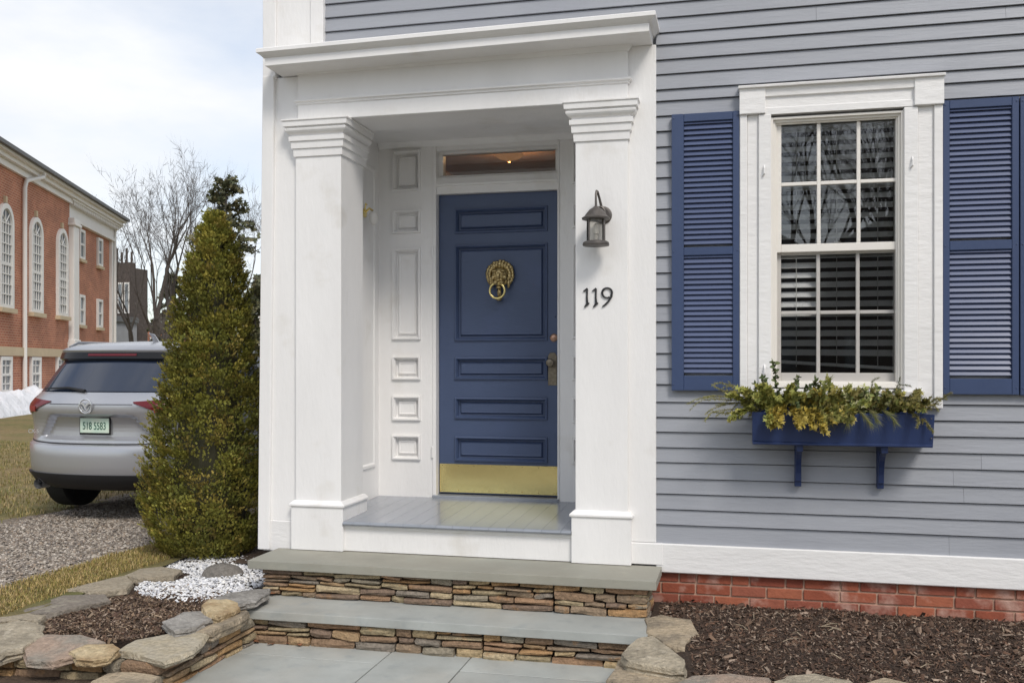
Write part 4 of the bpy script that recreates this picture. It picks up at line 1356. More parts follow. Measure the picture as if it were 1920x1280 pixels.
# ------------------------------------------------------------------ greenery in the window box
rg_ = random.Random(21)
def leafq(mb, p, d, s, L, W, col):
    n = d.cross(s) * (L * .12)
    mb.add([p, p + d * L * .35 + s * W + n, p + d * L * .75 + s * W * .7 + n * .5, p + d * L, p + d * L * .75 - s * W * .7 + n * .5, p + d * L * .35 - s * W + n], [(0, 1, 2, 3), (0, 3, 4, 5)], col)
def rv(r, s=1.0):
    return Vector((r.uniform(-1, 1), r.uniform(-1, 1), r.uniform(-1, 1))) * s
def twig_path(p, d, L, sag, n, r):
    pts = [p.copy()]
    d = d.normalized()
    for i in range(n):
        d = (d + rv(r, .12) + Vector((0, 0, -sag / n))).normalized()
        pts.append(pts[-1] + d * (L / n))
    return pts
def sprig(label, kind, bases, cols, cat='evergreen sprig', group='cut greenery in the window box'):
    r = rg_
    mb = MB()
    for (b, d, L, sag) in bases:
        b, d, L = Vector(b), Vector(d), L * .84
        pts = twig_path(b, d, L, sag, 7, r)
        mb.tube(pts, [.003 - .002 * i / 7 for i in range(8)], 4, col=(.09, .06, .035))
        for i in range(1, len(pts)):
            t = (pts[i] - pts[i - 1]).normalized()
            seg = (pts[i] - pts[i - 1]).length
            if kind == 'leaf':
                for k_ in range(9):
                    q = pts[i - 1].lerp(pts[i], r.random())
                    dd = (t * .5 + rv(r, 1)).normalized()
                    s = dd.orthogonal().normalized()
                    s = (s + rv(r, .5)); s = (s - dd * s.dot(dd)).normalized()
                    c = r.choice(cols); f = r.uniform(.7, 1.3)
                    leafq(mb, q, dd, s, r.uniform(.02, .038), r.uniform(.007, .013), tuple(x * f for x in c))
            elif kind == 'cedar':
                for k_ in range(10):
                    q = pts[i - 1].lerp(pts[i], r.random())
                    dd = (t + rv(r, .75)).normalized()
                    s = (dd.orthogonal() + rv(r, .8)); s = (s - dd * s.dot(dd)).normalized()
                    c = r.choice(cols); f = r.uniform(.7, 1.3)
                    spray(mb, q, dd, s, r.uniform(.03, .06), tuple(x * f for x in c), r)
            elif kind == 'pine':
                if i < 3: continue
                for k_ in range(26):
                    q = pts[i - 1].lerp(pts[i], r.random())
                    dd = (t * 1.6 + rv(r, .7)).normalized()
                    s = dd.orthogonal().normalized()
                    c = r.choice(cols); f = r.uniform(.7, 1.3)
                    Ln = r.uniform(.05, .085)
                    mb.add([q - s * .0009, q + s * .0009, q + dd * Ln + Vector((0, 0, -.012))], [(0, 1, 2)], tuple(x * f for x in c))
            elif kind == 'juniper':
                for k_ in range(30):
                    q = pts[i - 1].lerp(pts[i], r.random())
                    dd = (t * .6 + rv(r, 1)).normalized()
                    s = dd.orthogonal().normalized()
                    c = r.choice(cols); f = r.uniform(.7, 1.3)
                    mb.add([q - s * .0016, q + s * .0016, q + dd * r.uniform(.012, .024)], [(0, 1, 2)], tuple(x * f for x in c))
                if i % 2:
                    p2 = twig_path(pts[i], t + rv(r, .8), L * .25, sag, 3, r)
                    for a_, b_ in zip(p2, p2[1:]):
                        for k_ in range(20):
                            q = a_.lerp(b_, r.random())
                            dd = ((b_ - a_).normalized() * .7 + rv(r, .9)).normalized()
                            s = dd.orthogonal().normalized()
                            c = r.choice(cols); f = r.uniform(.7, 1.3)
                            mb.add([q - s * .0016, q + s * .0016, q + dd * r.uniform(.010, .02)], [(0, 1, 2)], tuple(x * f for x in c))
    return tag(mb.build('evergreen_sprig', 'leaf'), label, cat, group)
DG = [(.06, .085, .03), (.085, .115, .042), (.12, .145, .05), (.07, .078, .038)]
YG = [(.30, .30, .07), (.24, .25, .06), (.36, .33, .09), (.18, .2, .05)]
GO = [(.36, .27, .05), (.30, .23, .04), (.42, .33, .08), (.24, .2, .04)]
PG = [(.42, .43, .2), (.34, .36, .14), (.25, .28, .09), (.5, .48, .28)]
OL = [(.25, .25, .07), (.30, .28, .075), (.18, .20, .06), (.34, .29, .10)]
BR = [(.25, .215, .07), (.19, .18, .06), (.30, .25, .09), (.15, .155, .055)]
tz = Z(-.30)
sprig('tall dark leafy sprig standing before the left window stile', 'leaf',
      [((.25, -.12, tz), (-.05, -.05, 1), .38, .0), ((.27, -.12, tz), (.3, -.1, 1), .30, .1), ((.22, -.13, tz), (-.5, -.2, .9), .25, .1), ((.31, -.12, tz), (.6, -.1, .8), .24, .1),
       ((.34, -.1, tz), (.1, .0, 1), .20, .0), ((.2, -.14, tz), (-.2, -.2, 1), .27, .0)], DG)
sprig('yellow green broad sprays drooping at the box left end', 'cedar',
      [((.17 + .03 * i, -.18, tz + .03), (-.5 + .22 * i, -.35, .75), .22, 1.0) for i in range(4)] + [((.10 + .05 * i, -.16, tz + .03), (-.7 + .3 * i, -.2, .7), .2, .7) for i in range(4)] + [((.13, -.19, tz + .02), (-.6, -.45, .45), .24, 1.3), ((.20, -.20, tz + .03), (-.1, -.6, .3), .16, 1.9)], YG)
sprig('golden cypress spray hanging over the navy box front', 'cedar',
      [((.24 + .035 * i, -.21, tz + .03), (-.25 + .14 * i, -.65, .25), .16 + .02 * (i % 3), 1.9) for i in range(6)], GO)
sprig('dark glossy leaf cluster left of the box centre', 'leaf',
      [((.44, -.13, tz), (-.1, -.1, 1), .25, .1), ((.47, -.13, tz), (.2, -.1, 1), .22, .1), ((.40, -.14, tz), (-.4, -.2, .8), .2, .2), ((.38, -.15, tz), (-.3, -.5, .6), .16, .4)], DG + OL[:1])
sprig('pale green sprig rising at the centre of the box', 'cedar',
      [((.52, -.13, tz), (.05, -.1, 1), .25, .1), ((.54, -.14, tz), (.35, -.1, .9), .22, .2), ((.50, -.14, tz), (-.15, -.3, .9), .20, .3), ((.58, -.14, tz), (.7, -.3, .6), .2, .6)], PG + YG)
sprig('olive sprays spilling over the box centre', 'cedar',
      [((.46 + .05 * i, -.19, tz + .02), (.1 - .06 * i, -.6, .35), .15, 1.5) for i in range(5)] + [((.34 + .05 * i, -.14, tz + .02), (.1, -.2, .8), .14, .5) for i in range(6)], OL + GO[:1])
sprig('creamy variegated leaf cluster right of the box centre', 'leaf',
      [((.73, -.13, tz), (.0, -.1, 1), .22, .1), ((.77, -.13, tz), (.35, -.1, .9), .20, .2), ((.69, -.14, tz), (-.3, -.2, .8), .18, .2), ((.71, -.15, tz), (0, -.4, .8), .17, .3), ((.79, -.15, tz), (.2, -.4, .7), .15, .3)], PG + DG[1:3])
sprig('grey green feathery sprig leaning over the lower right pane', 'juniper',
      [((.78, -.11, tz), (.35, .0, 1), .28, .45), ((.80, -.11, tz), (.55, -.05, .9), .25, .5), ((.76, -.11, tz), (.1, .0, 1), .24, .2)], [(.14, .15, .09), (.18, .18, .11), (.10, .11, .06)])
sprig('long needled pine spray drooping over the box front', 'pine',
      [((.62 + .05 * i, -.18, tz + .04), (.05 + .12 * i, -.6, .1), .19, 1.3) for i in range(4)] + [((.58, -.18, tz + .03), (-.4, -.6, .2), .15, 1.4)], [(.12, .14, .045), (.17, .18, .06), (.22, .2, .08)])
sprig('bronze green juniper sprays at the box right end', 'juniper',
      [((.86 + .035 * i, -.17, tz + .02), (.1 + .05 * i, -.45 + .05 * i, .6), .19, .9) for i in range(6)] + [((.95, -.2, tz + .02), (.05, -.7, .3), .17, 1.7), ((.98, -.18, tz), (.35, -.5, .2), .17, 1.2)], BR)
sprig('mixed olive sprays filling the box between pine and juniper', 'cedar',
      [((.80 + .05 * i, -.18, tz + .02), (.2, -.45, .6), .17, 1.0) for i in range(5)] + [((.62 + .07 * i, -.13, tz + .02), (.1, -.1, .8), .13, .5) for i in range(6)], OL + BR)
sprig('brown green juniper branch trailing past the left shutter', 'juniper',
      [((.17, -.17, tz + .05), (-1, -.08, .32), .44, .42), ((.16, -.17, tz + .03), (-1, -.15, .22), .36, .4), ((.18, -.16, tz + .05), (-1, .0, .5), .34, .3), ((.15, -.18, tz + .02), (-1, -.25, .1), .27, .4), ((.14, -.15, tz + .08), (-1, -.1, .35), .42, .45), ((.12, -.18, tz + .06), (-1, -.2, .3), .30, .5), ((.15, -.13, tz + .10), (-1, .05, .6), .3, .4)], OL + BR[:2])

# ------------------------------------------------------------------ the car
CX, CY, CZ = -5.70, 1.47, .25
car = empty('parked_car', (CX, CY + 2.2, CZ), 'silver compact suv parked on the gravel driveway, rear view', 'car')
LV = [  # z, half width, rear y, corner wrap, front y
    (.385, .895, .035, .30, 4.36), (.44, .910, .012, .30, 4.42), (.50, .914, .004, .30, 4.43), (.58, .918, .0, .30, 4.45), (.655, .920, .0, .30, 4.45), (.685, .918, .012, .29, 4.45), (.70, .914, .050, .27, 4.45),
    (.715, .912, .064, .27, 4.45), (.74, .912, .068, .27, 4.45), (.775, .912, .070, .27, 4.45), (.81, .912, .072, .27, 4.44), (.845, .913, .072, .27, 4.43), (.88, .914, .068, .27, 4.42),
    (.915, .915, .060, .27, 4.40), (.95, .915, .048, .27, 4.37), (.985, .914, .036, .27, 4.33), (1.02, .912, .030, .27, 4.28), (1.055, .908, .034, .27, 4.2), (1.072, .905, .050, .27, 4.1),
    (1.10, .896, .075, .27, 3.9), (1.14, .880, .112, .27, 3.6), (1.165, .868, .140, .27, 3.3)]
GH = [(1.160, .862, .145, .27, 3.25), (1.24, .835, .215, .25, 3.0), (1.34, .795, .305, .22, 2.7), (1.44, .745, .395, .19, 2.4), (1.51, .70, .46, .17, 2.2)]
RF = [(1.535, .715, .395, .15, 2.15), (1.555, .712, .385, .15, 2.1), (1.575, .690, .40, .15, 2.0), (1.60, .645, .47, .15, 1.9), (1.625, .56, .60, .15, 1.8), (1.64, .40, .80, .15, 1.6), (1.648, .15, .9, .1, 1.4)]
SP = [(1.455, .735, .410, .17, 1.2), (1.475, .742, .375, .16, 1.2), (1.535, .718, .390, .15, 1.2)]
def lvl(z, T):
    if z <= T[0][0]: return T[0]
    for a, b in zip(T, T[1:]):
        if z <= b[0]:
            t = (z - a[0]) / (b[0] - a[0])
            return tuple(p + (q - p) * t for p, q in zip(a, b))
    return T[-1]
def ry(x, z, T):
    _, w, r_, c, f = lvl(z, T)
    s = min(1, abs(x) / w)
    y = r_ + 1.5 * c * (.46 * s ** 2 + .14 * s ** 4 + .40 * s ** 9)
    if T is LV and .72 < z < 1.0:      # concave number plate recess
        hw = .62 - (z - .72) * .75
        e = max(0, min(1, (hw - abs(x)) / .05)) * max(0, min(1, (z - .735) / .03)) * max(0, min(1, (.965 - z) / .02))
        y += .062 * e
    return y
def outline(L, T):
    z, w, r_, c, f = L
    NR = 64
    pts = []
    for i in range(NR + 1):
        s = -math.cos(math.pi * i / NR) if False else -1 + 2 * i / NR
        s = math.copysign(abs(s) ** .85, s)
        pts.append((CX + w * s, CY + ry(w * s, z, T), CZ + z))
    yr = ry(w, z, T)
    for i in range(1, 6):
        pts.append((CX + w, CY + yr + (f - .25 - yr) * i / 6, CZ + z))
    for i in range(9):
        s = 1 - 2 * i / 8
        pts.append((CX + w * s * .98, CY + f - .25 * abs(s) ** 3, CZ + z))
    for i in range(5, 0, -1):
        pts.append((CX - w, CY + yr + (f - .25 - yr) * i / 6, CZ + z))
    return pts
def loft(name, T, m, sharp=30, cap0=False, cap1=True):
    if T is LV:
        zz = sorted(set([L[0] for L in T] + [.72 + .0115 * i for i in range(24)]))
        T2 = [lvl(z, T) for z in zz]
    else:
        T2 = T
    return MB().rings([outline(L, T) for L in T2], cap0, cap1).build(name, m, car, smooth=True, sharp=sharp)
for k_ in range(len(LV)):
    LV[k_] = (LV[k_][0], LV[k_][1] * .975) + LV[k_][2:]
body = loft('body', LV, 'carpaint', 32, cap0=True)
loft('cabin_glass', GH, 'carglass', 40)
loft('spoiler', SP, 'carblack', 40)
loft('roof', RF, 'carpaint', 40)
LB = [(.27, .80, .17, .30, 4.3), (.30, .84, .11, .30, 4.35), (.34, .875, .05, .30, 4.4), (.40, .900, .018, .30, 4.42), (.425, .906, .010, .30, 4.43)]
loft('lower_bumper', LB, 'carplastic', 40, cap0=True)
def patch(name, T, m, xs, zt, zb, off=-.006, n=12, k=4, parent=None, th=.01):
    """patch lying on the rear surface between zb(x) and zt(x)"""
    vs, fs = [], []
    for i in range(n + 1):
        x = xs[0] + (xs[1] - xs[0]) * i / n
        for j in range(k + 1):
            z = zb(x) + (zt(x) - zb(x)) * j / k
            vs.append((CX + x, CY + ry(x, z, T) + off, CZ + z))
    nn = len(vs)
    vs += [(a, b + th, c) for a, b, c in vs]
    for i in range(n):
        for j in range(k):
            a = i * (k + 1) + j
            fs += [(a, a + k + 1, a + k + 2, a + 1), (nn + a, nn + a + 1, nn + a + k + 2, nn + a + k + 1)]
        a, b = i * (k + 1), i * (k + 1) + k
        fs += [(a, nn + a, nn + a + k + 1, a + k + 1), (b, b + k + 1, nn + b + k + 1, nn + b)]
    return MB().add(vs, fs).build(name, m, parent or car, smooth=True, sharp=40)
def lerp(a, b, t): return a + (b - a) * t
patch('rear_window', GH, 'carglass', (-.655, .655), lambda x: 1.445 - .03 * (abs(x) / .65) ** 2, lambda x: 1.175 + .0 * abs(x), off=-.012, n=24, k=8)
patch('brake_light', SP, 'redlens', (-.26, .26), lambda x: 1.522, lambda x: 1.500, off=-.006, n=10, k=1)
for sg in (-1, 1):
    t_top = lambda x: 1.085 + .035 * (abs(x) - .43) / .47
    t_bot = lambda x: 1.078 - .115 * min(1, (abs(x) - .43) / .30)
    o = patch('tail_light', LV, 'redlens', (sg * .43, sg * .90), t_top, t_bot, off=-.012, n=16, k=5)
    o['label'] = 'dark red wraparound tail light'
    patch('reflector', LV, 'clearlens', (sg * .62, sg * .80), lambda x: 1.035, lambda x: .985, off=-.016, n=8, k=2, parent=o)
    patch('bumper_reflector', LB, 'redlens', (sg * .80, sg * .89), lambda x: .43, lambda x: .40, off=-.012, n=4, k=1)
    ex = MB().lathe([(.048, 0), (.048, .12), (.040, .12), (.040, .02)], (CX + sg * .60, CY + ry(.6, .335, LB) - .035, CZ + .315), 16, 'y', cap=False)
    ex.build('exhaust_tip', 'chrome', car, smooth=True)
patch('tailgate_seam', LV, 'seam', (-.80, .80), lambda x: .706 + .02 * (abs(x) / .8) ** 4, lambda x: .696 + .02 * (abs(x) / .8) ** 4, off=-.004, n=24, k=1)
patch('tailgate_crease', LV, 'seam', (-.43, .43), lambda x: 1.063, lambda x: 1.058, off=-.003, n=20, k=1)
# number plate
px_, pz_ = .02, .862
py_ = ry(px_, pz_, LV) - .016
box('plate_frame', 'carblack', car, CX + px_ - .160, CX + px_ + .160, CY + py_, CY + py_ + .012, CZ + pz_ - .082, CZ + pz_ + .084, .003)
plate = box('number_plate', 'plate', car, CX + px_ - .150, CX + px_ + .150, CY + py_ - .005, CY + py_ + .004, CZ + pz_ - .064, CZ + pz_ + .070, .002)
def text(name, s, size, loc, m, parent, ext=.0015, sx=1.0):
    cu = bpy.data.curves.new(name, 'FONT')
    cu.body = s
    cu.size = size
    cu.align_x = 'CENTER'
    cu.align_y = 'CENTER'
    cu.extrude = ext
    to = bpy.data.objects.new(name, cu)
    COL.objects.link(to)
    bpy.context.view_layer.update()
    me = bpy.data.meshes.new_from_object(to.evaluated_get(bpy.context.evaluated_depsgraph_get()))
    bpy.data.objects.remove(to)
    vs = [(loc[0] + v.co.x * sx, loc[1] - v.co.z, loc[2] + v.co.y) for v in me.vertices]
    fs = [tuple(p.vertices) for p in me.polygons]
    o = MB().add(vs, fs).build(name, m, parent)
    bpy.data.meshes.remove(me)
    return o
text('plate_lettering', '518 5583', .098, (CX + px_, CY + py_ - .006, CZ + pz_ - .004), 'plategreen', plate, sx=.66)
text('badge_lettering', 'CX-5', .052, (CX - .66, CY + ry(-.60, .80, LV) - .02, CZ + .80), 'chrome', car)
# round emblem with a winged V
ez = 1.045
ey = CY + ry(0, ez, LV) - .016
em = MB().torus((CX, ey, CZ + ez), .062, .008, 28, 8)
stroke(em, [(CX - .056, CZ + ez + .022), (CX - .030, CZ + ez + .024), (CX - .012, CZ + ez + .008), (CX, CZ + ez - .008), (CX + .012, CZ + ez + .008), (CX + .030, CZ + ez + .024), (CX + .056, CZ + ez + .022)],
       [.004, .008, .009, .009, .009, .008, .004], ey - .008, ey + .004)
stroke(em, [(CX - .048, CZ + ez + .006), (CX - .030, CZ + ez - .030), (CX, CZ + ez - .05), (CX + .030, CZ + ez - .030), (CX + .048, CZ + ez + .006)], [.002, .004, .005, .004, .002], ey - .006, ey + .004)
em.build('emblem', 'chrome', car, smooth=True, sharp=40)
# wiper, antenna, roof rails
wy = lambda x, z: CY + ry(x, z, GH) - .035
MB().tube([(CX - .10, wy(-.10, 1.19), CZ + 1.175), (CX - .30, wy(-.30, 1.2), CZ + 1.205), (CX - .60, wy(-.55, 1.19) + .01, CZ + 1.195)], [.018, .012, .006], 6).build('wiper', 'carplastic', car)
MB().tube([(CX + .16, CY + .86, CZ + 1.63), (CX + .16, CY + .80, CZ + 1.70), (CX + .16, CY + .74, CZ + 1.72)], [.03, .02, .006], 6).build('antenna', 'carpaint', car)
for sg in (-1, 1):
    MB().tube([(CX + sg * .62, CY + .60, CZ + 1.588), (CX + sg * .62, CY + .72, CZ + 1.632), (CX + sg * .62, CY + 1.7, CZ + 1.635), (CX + sg * .62, CY + 1.8, CZ + 1.60)], .014, 8).build('roof_rail', 'alloy', car)
    for yy in (.92, 3.62):
        wx = CX + sg * .80
        wh = MB().lathe([(.24, -.11), (.33, -.115), (.358, -.095), (.360, 0), (.358, .095), (.33, .115), (.24, .11)], (wx, CY + yy, CZ + .36), 32, 'x').build('wheel', 'rubber', car, smooth=True)
        rim = MB().lathe([(.245, -.10), (.245, .10), (.225, .10), (.215, .0), (.225, -.10)], (wx, CY + yy, CZ + .36), 28, 'x', cap=False)
        for i in range(10):
            a = 2 * math.pi * i / 10
            rim.tube([(wx + sg * .06, CY + yy, CZ + .36), (wx + sg * .07, CY + yy + .23 * math.cos(a), CZ + .36 + .23 * math.sin(a))], [.035, .02], 5)
        rim.lathe([(.06, -.02), (.06, .085), (.02, .09)], (wx, CY + yy, CZ + .36), 14, 'x')
        rim.lathe([(.175, -sg * .085), (.175, -sg * .10), (.06, -sg * .10), (.05, -sg * .12), (.01, -sg * .12)], (wx, CY + yy, CZ + .36), 20, 'x')
        rim.build('rim', 'alloy', wh, smooth=True)

# ------------------------------------------------------------------ brick hall far left
BA, BN, BO = (.386, -.9225), (.9225, .386), (-28.08, 32.4)
def bw(t, d, z):           # t along wall towards the street, d out from the wall
    return (BO[0] + BA[0] * t + BN[0] * d, BO[1] + BA[1] * t + BN[1] * d, z)
def bbox(mb, t0, t1, d0, d1, z0, z1):
    vs = [bw(t, d, z) for z in (z0, z1) for d in (d0, d1) for t in (t0, t1)]
    return mb.add(vs, [(0, 2, 3, 1), (4, 5, 7, 6), (0, 1, 5, 4), (2, 6, 7, 3), (0, 4, 6, 2), (1, 3, 7, 5)])
bh = empty('brick_building', bw(10, -6, .2), 'red brick hall with tall arched windows and white cornice across the lawn', 'building')
w_ = MB()
bbox(w_, -.1, 7.15, -12, 0, 0, 8.0)
bbox(w_, 7.15, 26, -12, .22, 0, 8.0)
w_.build('wall', 'farbrick', bh)
b_ = MB()
bbox(b_, -.15, 7.15, 0, .10, 1.96, 2.18); bbox(b_, 7.15, 26, .22, .32, 1.92, 2.20)
b_.build('stone_band', 'lime', bh)
f_ = MB()
bbox(f_, -.15, 7.15, 0, .14, 7.30, 8.02)
bbox(f_, -.20, 7.15, .14, .20, 7.30, 7.42)
bbox(f_, 7.15, 26, .22, .34, 7.85, 8.05)
f_.build('frieze', 'bwhite', bh)
c_ = MB()
bbox(c_, -.35, 26.2, -12.6, .48, 8.06, 8.20)
bbox(c_, -.45, 26.2, -12.7, .62, 8.20, 8.34)
bbox(c_, -.25, 7.3, 0, .40, 7.98, 8.055)
c_.build('cornice', 'bwhite', bh)
for i in range(26):
    m_ = MB()
    t = -.15 + i * .28
    bbox(m_, t, t + .14, .14, .36, 7.84, 7.985)
    m_.build('dentil', 'bwhite', bh)
r_ = MB()
r_.add([bw(-.45, .62, 8.341), bw(26.2, .62, 8.341), bw(26.2, -6, 10.6), bw(-.45 + 5, -6, 10.6), bw(26.2, -12.7, 8.341), bw(-.45, -12.7, 8.341)], [(0, 1, 2, 3), (2, 4, 5, 3), (0, 3, 5), (1, 4, 2)])
r_.build('roof', 'roofslate', bh)
g_ = MB()
bbox(g_, -.52, 26.2, .62, .76, 8.28, 8.40)
g_.build('gutter', 'roofslate', bh)
p_ = MB()
bbox(p_, 6.55, 7.25, .0, .42, 2.55, 7.0); bbox(p_, 6.45, 7.35, 0, .50, 7.0, 7.12); bbox(p_, 6.5, 7.3, 0, .46, 7.12, 7.3); bbox(p_, 6.4, 7.4, 0, .52, 2.2, 2.5)
bbox(p_, 6.5, 7.3, 0, .47, 2.5, 2.6)
p_.build('pilaster', 'bwhite', bh, bevel=.02)
q_ = MB()
bbox(q_, -.16, .20, 0, .12, 2.18, 7.3)
q_.build('corner_pilaster', 'bwhite', bh)
def ds_pipe(t, d):
    MB().tube([bw(t - 1.0, .62, 8.2), bw(t - 1.0, .60, 8.05), bw(t - .1, d + .12, 7.75), bw(t, d + .1, 7.5), bw(t, d + .1, .3)], .07, 8).build('downspout', 'bwhite', bh)
ds_pipe(12.5, .22)
MB().tube([bw(-.3, .5, 8.1), bw(-.15, .2, 7.85), bw(-.12, .18, 7.6), bw(-.12, .18, .4)], .06, 8).build('downspout', 'bwhite', bh)
def arch_win(tc, w, z0, ztop, d):
    hw = w / 2
    zs_ = ztop - hw
    def arch(hw_, zt, dd, z0_):
        pts = [(tc - hw_, z0_), (tc + hw_, z0_)]
        pts += [(tc + hw_ * math.cos(R(a)), zs_ + hw_ * math.sin(R(a))) for a in range(0, 181, 15)]
        return [bw(t, dd, z) for t, z in pts]
    f = MB()
    o, i_ = arch(hw, ztop, d + .10, z0), arch(hw - .16, ztop, d + .10, z0 + .12)
    o0, i0 = arch(hw, ztop, d - .02, z0), arch(hw - .16, ztop, d - .02, z0 + .12)
    n = len(o)
    f.add(o + i_ + o0 + i0, [(k_, (k_ + 1) % n, n + (k_ + 1) % n, n + k_) for k_ in range(n)] + [(k_, 2 * n + k_, 2 * n + (k_ + 1) % n, (k_ + 1) % n) for k_ in range(n)]
          + [(n + k_, n + (k_ + 1) % n, 3 * n + (k_ + 1) % n, 3 * n + k_) for k_ in range(n)])
    wn_ = f.build('window', 'bwhite', bh)
    g = arch(hw - .15, ztop, d + .025, z0 + .11)
    MB().add(g, [tuple(range(n))]).build('pane', 'farglass', wn_)
    m = MB()
    for k_ in range(1, 4):
        t = tc - hw + .16 + (w - .32) * k_ / 4
        bbox(m, t - .02, t + .02, d + .03, d + .06, z0 + .12, zs_ + .1)
    z = z0 + .12
    for k_ in range(1, 9):
        z = z0 + .12 + (zs_ - z0 - .12) * k_ / 8
        hh = .05 if k_ == 4 else .018
        bbox(m, tc - hw + .16, tc + hw - .16, d + .03, d + .065, z - hh, z + hh)
    for a in (45, 90, 135):
        p0, p1 = bw(tc, d + .045, zs_), bw(tc + (hw - .16) * math.cos(R(a)), d + .045, zs_ + (hw - .16) * math.sin(R(a)))
        m.tube([p0, p1], .02, 4)
    m.build('muntin_grid', 'bwhite', wn_)
    s_ = MB()
    bbox(s_, tc - hw - .06, tc + hw + .06, d, d + .18, z0 - .14, z0)
    s_.build('sill', 'lime', wn_)
    k_ = MB()
    bbox(k_, tc - .08, tc + .08, d, d + .08, ztop + .02, ztop + .22)
    k_.build('keystone', 'lime', wn_)
arch_win(11.18, 1.25, 3.42, 6.72, .22)
arch_win(8.23, 1.25, 3.45, 6.74, .22)
arch_win(14.1, 1.25, 3.42, 6.72, .22)
arch_win(17.0, 1.25, 3.42, 6.72, .22)
def rect_win(t0, t1, z0, z1, d, split_=True):
    f = MB()
    bbox(f, t0, t0 + .12, d - .02, d + .09, z0, z1); bbox(f, t1 - .12, t1, d - .02, d + .09, z0, z1)
    bbox(f, t0 + .12, t1 - .12, d - .02, d + .09, z1 - .12, z1); bbox(f, t0 + .12, t1 - .12, d - .02, d + .09, z0, z0 + .1)
    wn_ = f.build('window', 'bwhite', bh)
    g = MB()
    bbox(g, t0 + .11, t1 - .11, d, d + .02, z0 + .09, z1 - .11)
    g.build('pane', 'farglass', wn_)
    m = MB()
    zm = (z0 + z1) / 2
    bbox(m, t0 + .12, t1 - .12, d + .02, d + .07, zm - .04, zm + .04)
    if split_:
        tm = (t0 + t1) / 2
        for q in (z0 + .1, ):
            bbox(m, tm - .02, tm + .02, d + .02, d + .05, z0 + .1, z1 - .12)
        bbox(m, t0 + .12, t1 - .12, d + .02, d + .05, zm + (z1 - zm) * .5 - .02, zm + (z1 - zm) * .5 + .02)
        bbox(m, t0 + .12, t1 - .12, d + .02, d + .05, zm - (z1 - zm) * .5 - .02, zm - (z1 - zm) * .5 + .02)
    m.build('muntin_grid', 'bwhite', wn_)
    s_ = MB()
    bbox(s_, t0 - .06, t1 + .06, d, d + .14, z0 - .12, z0)
    s_.build('sill', 'lime', wn_)
for t0, t1, z0, z1, d in ((4.42, 5.2, 5.95, 7.18, 0), (1.60, 2.38, 5.95, 7.18, 0), (4.42, 5.25, 3.25, 4.50, 0), (1.60, 2.42, 3.25, 4.50, 0),
                          (10.75, 11.75, .75, 1.90, .22), (7.85, 8.9, .75, 1.92, .22), (13.6, 14.6, .75, 1.9, .22)):
    rect_win(t0, t1, z0, z1, d, z0 < 1)

# snow bank by the hall
sn = MB()
NX, NY = 120, 24
sv = []
for j in range(NY + 1):
    for i in range(NX + 1):
        u, v = i / NX, j / NY
        t, dd = 5 + 17 * u, .35 + 1.7 * v
        hgt = math.sin(math.pi * v) ** .6 * min(1, u * 5) * min(1, (1 - u) * 6) * (.85 + .55 * noise.noise((t * .9, dd * 1.2, 0)) + .38 * noise.noise((t * 2.6, dd * 2.6, 5)) + .08 * noise.noise((t * 6, dd * 6, 8)))
        sv.append(bw(t, dd, .2 + max(-.05, hgt * .72)))
sn.add(sv, [(j * (NX + 1) + i, j * (NX + 1) + i + 1, (j + 1) * (NX + 1) + i + 1, (j + 1) * (NX + 1) + i) for j in range(NY) for i in range(NX)])
tag(sn.build('snow_bank', 'snow', None, smooth=True, sharp=180), 'ploughed bank of old snow along the brick hall', 'snow bank')

# ------------------------------------------------------------------ far houses
def campt(px, zc):      # ground point at a bearing from the camera station, used to place far things
    u = (px - 960) / 1780
    ph = math.atan(420 / 1780)
    c, s = math.cos(ph), math.sin(ph)
    return (u * zc * c - zc * s, zc * c + u * zc * s - 5.95)
fx, fy = campt(225, 62)
fh = empty('shingled_house', (fx, fy, .2), 'dark shingled house with grey porch behind the brick hall', 'house')
def fbox(name, m, parent, x0, x1, y0, y1, z0, z1):
    return box(name, m, parent, fx + x0, fx + x1, fy + y0, fy + y1, z0, z1, 0)
fbox('wall', 'brownwall', fh, -7, .95, 0, 1.6, .2, 7.9)
fbox('bay', 'brownwall', fh, -.5, 1.10, -.5, 0, 4.6, 8.2)
fbox('porch_wall', 'stucco', fh, -1, 1.25, -2.2, 0, .2, 4.3)
fbox('porch_roof', 'roofslate', fh, -1.2, 1.40, -2.5, 0, 4.3, 4.65)
for x0 in (-.30, .22, .70):
    wq = fbox('window', 'bwhite', fh, x0, x0 + .36, -.55, -.5, 4.9, 6.9)
    fbox('pane', 'farglass', wq, x0 + .07, x0 + .29, -.57, -.551, 5.0, 6.8)
for x0 in (-.62, .1, .8):
    fbox('porch_post', 'bwhite', fh, x0, x0 + .14, -2.3, -2.21, .3, 4.3)
wq = fbox('window', 'bwhite', fh, .28, .74, -2.26, -2.2, 1.6, 3.3)
fbox('pane', 'farglass', wq, .33, .69, -2.28, -2.261, 1.7, 3.2)
for i in range(5):
    fbox('cresting_post', 'brownwall', fh, -.45 + i * .36, -.35 + i * .36, -.3, -.2, 8.2, 8.9 + .25 * (i % 2))
gx, gy = campt(295, 70)
lh = empty('brick_garage', (gx, gy, .2), 'low red brick outbuilding glimpsed behind the car roof', 'building')
box('wall', 'farbrick', lh, gx - 2.2, gx + 1.2, gy, gy + 5, .2, 4.4, 0)
box('roof', 'roofslate', lh, gx - 2.4, gx + 1.4, gy - .2, gy + 5.2, 4.4, 4.7, 0)
wq = box('window', 'bwhite', lh, gx - .6, gx + .4, gy - .05, gy, 2.4, 3.6, 0)
box('pane', 'farglass', wq, gx - .5, gx + .3, gy - .07, gy - .051, 2.5, 3.5, 0)
gx, gy = campt(497, 48)
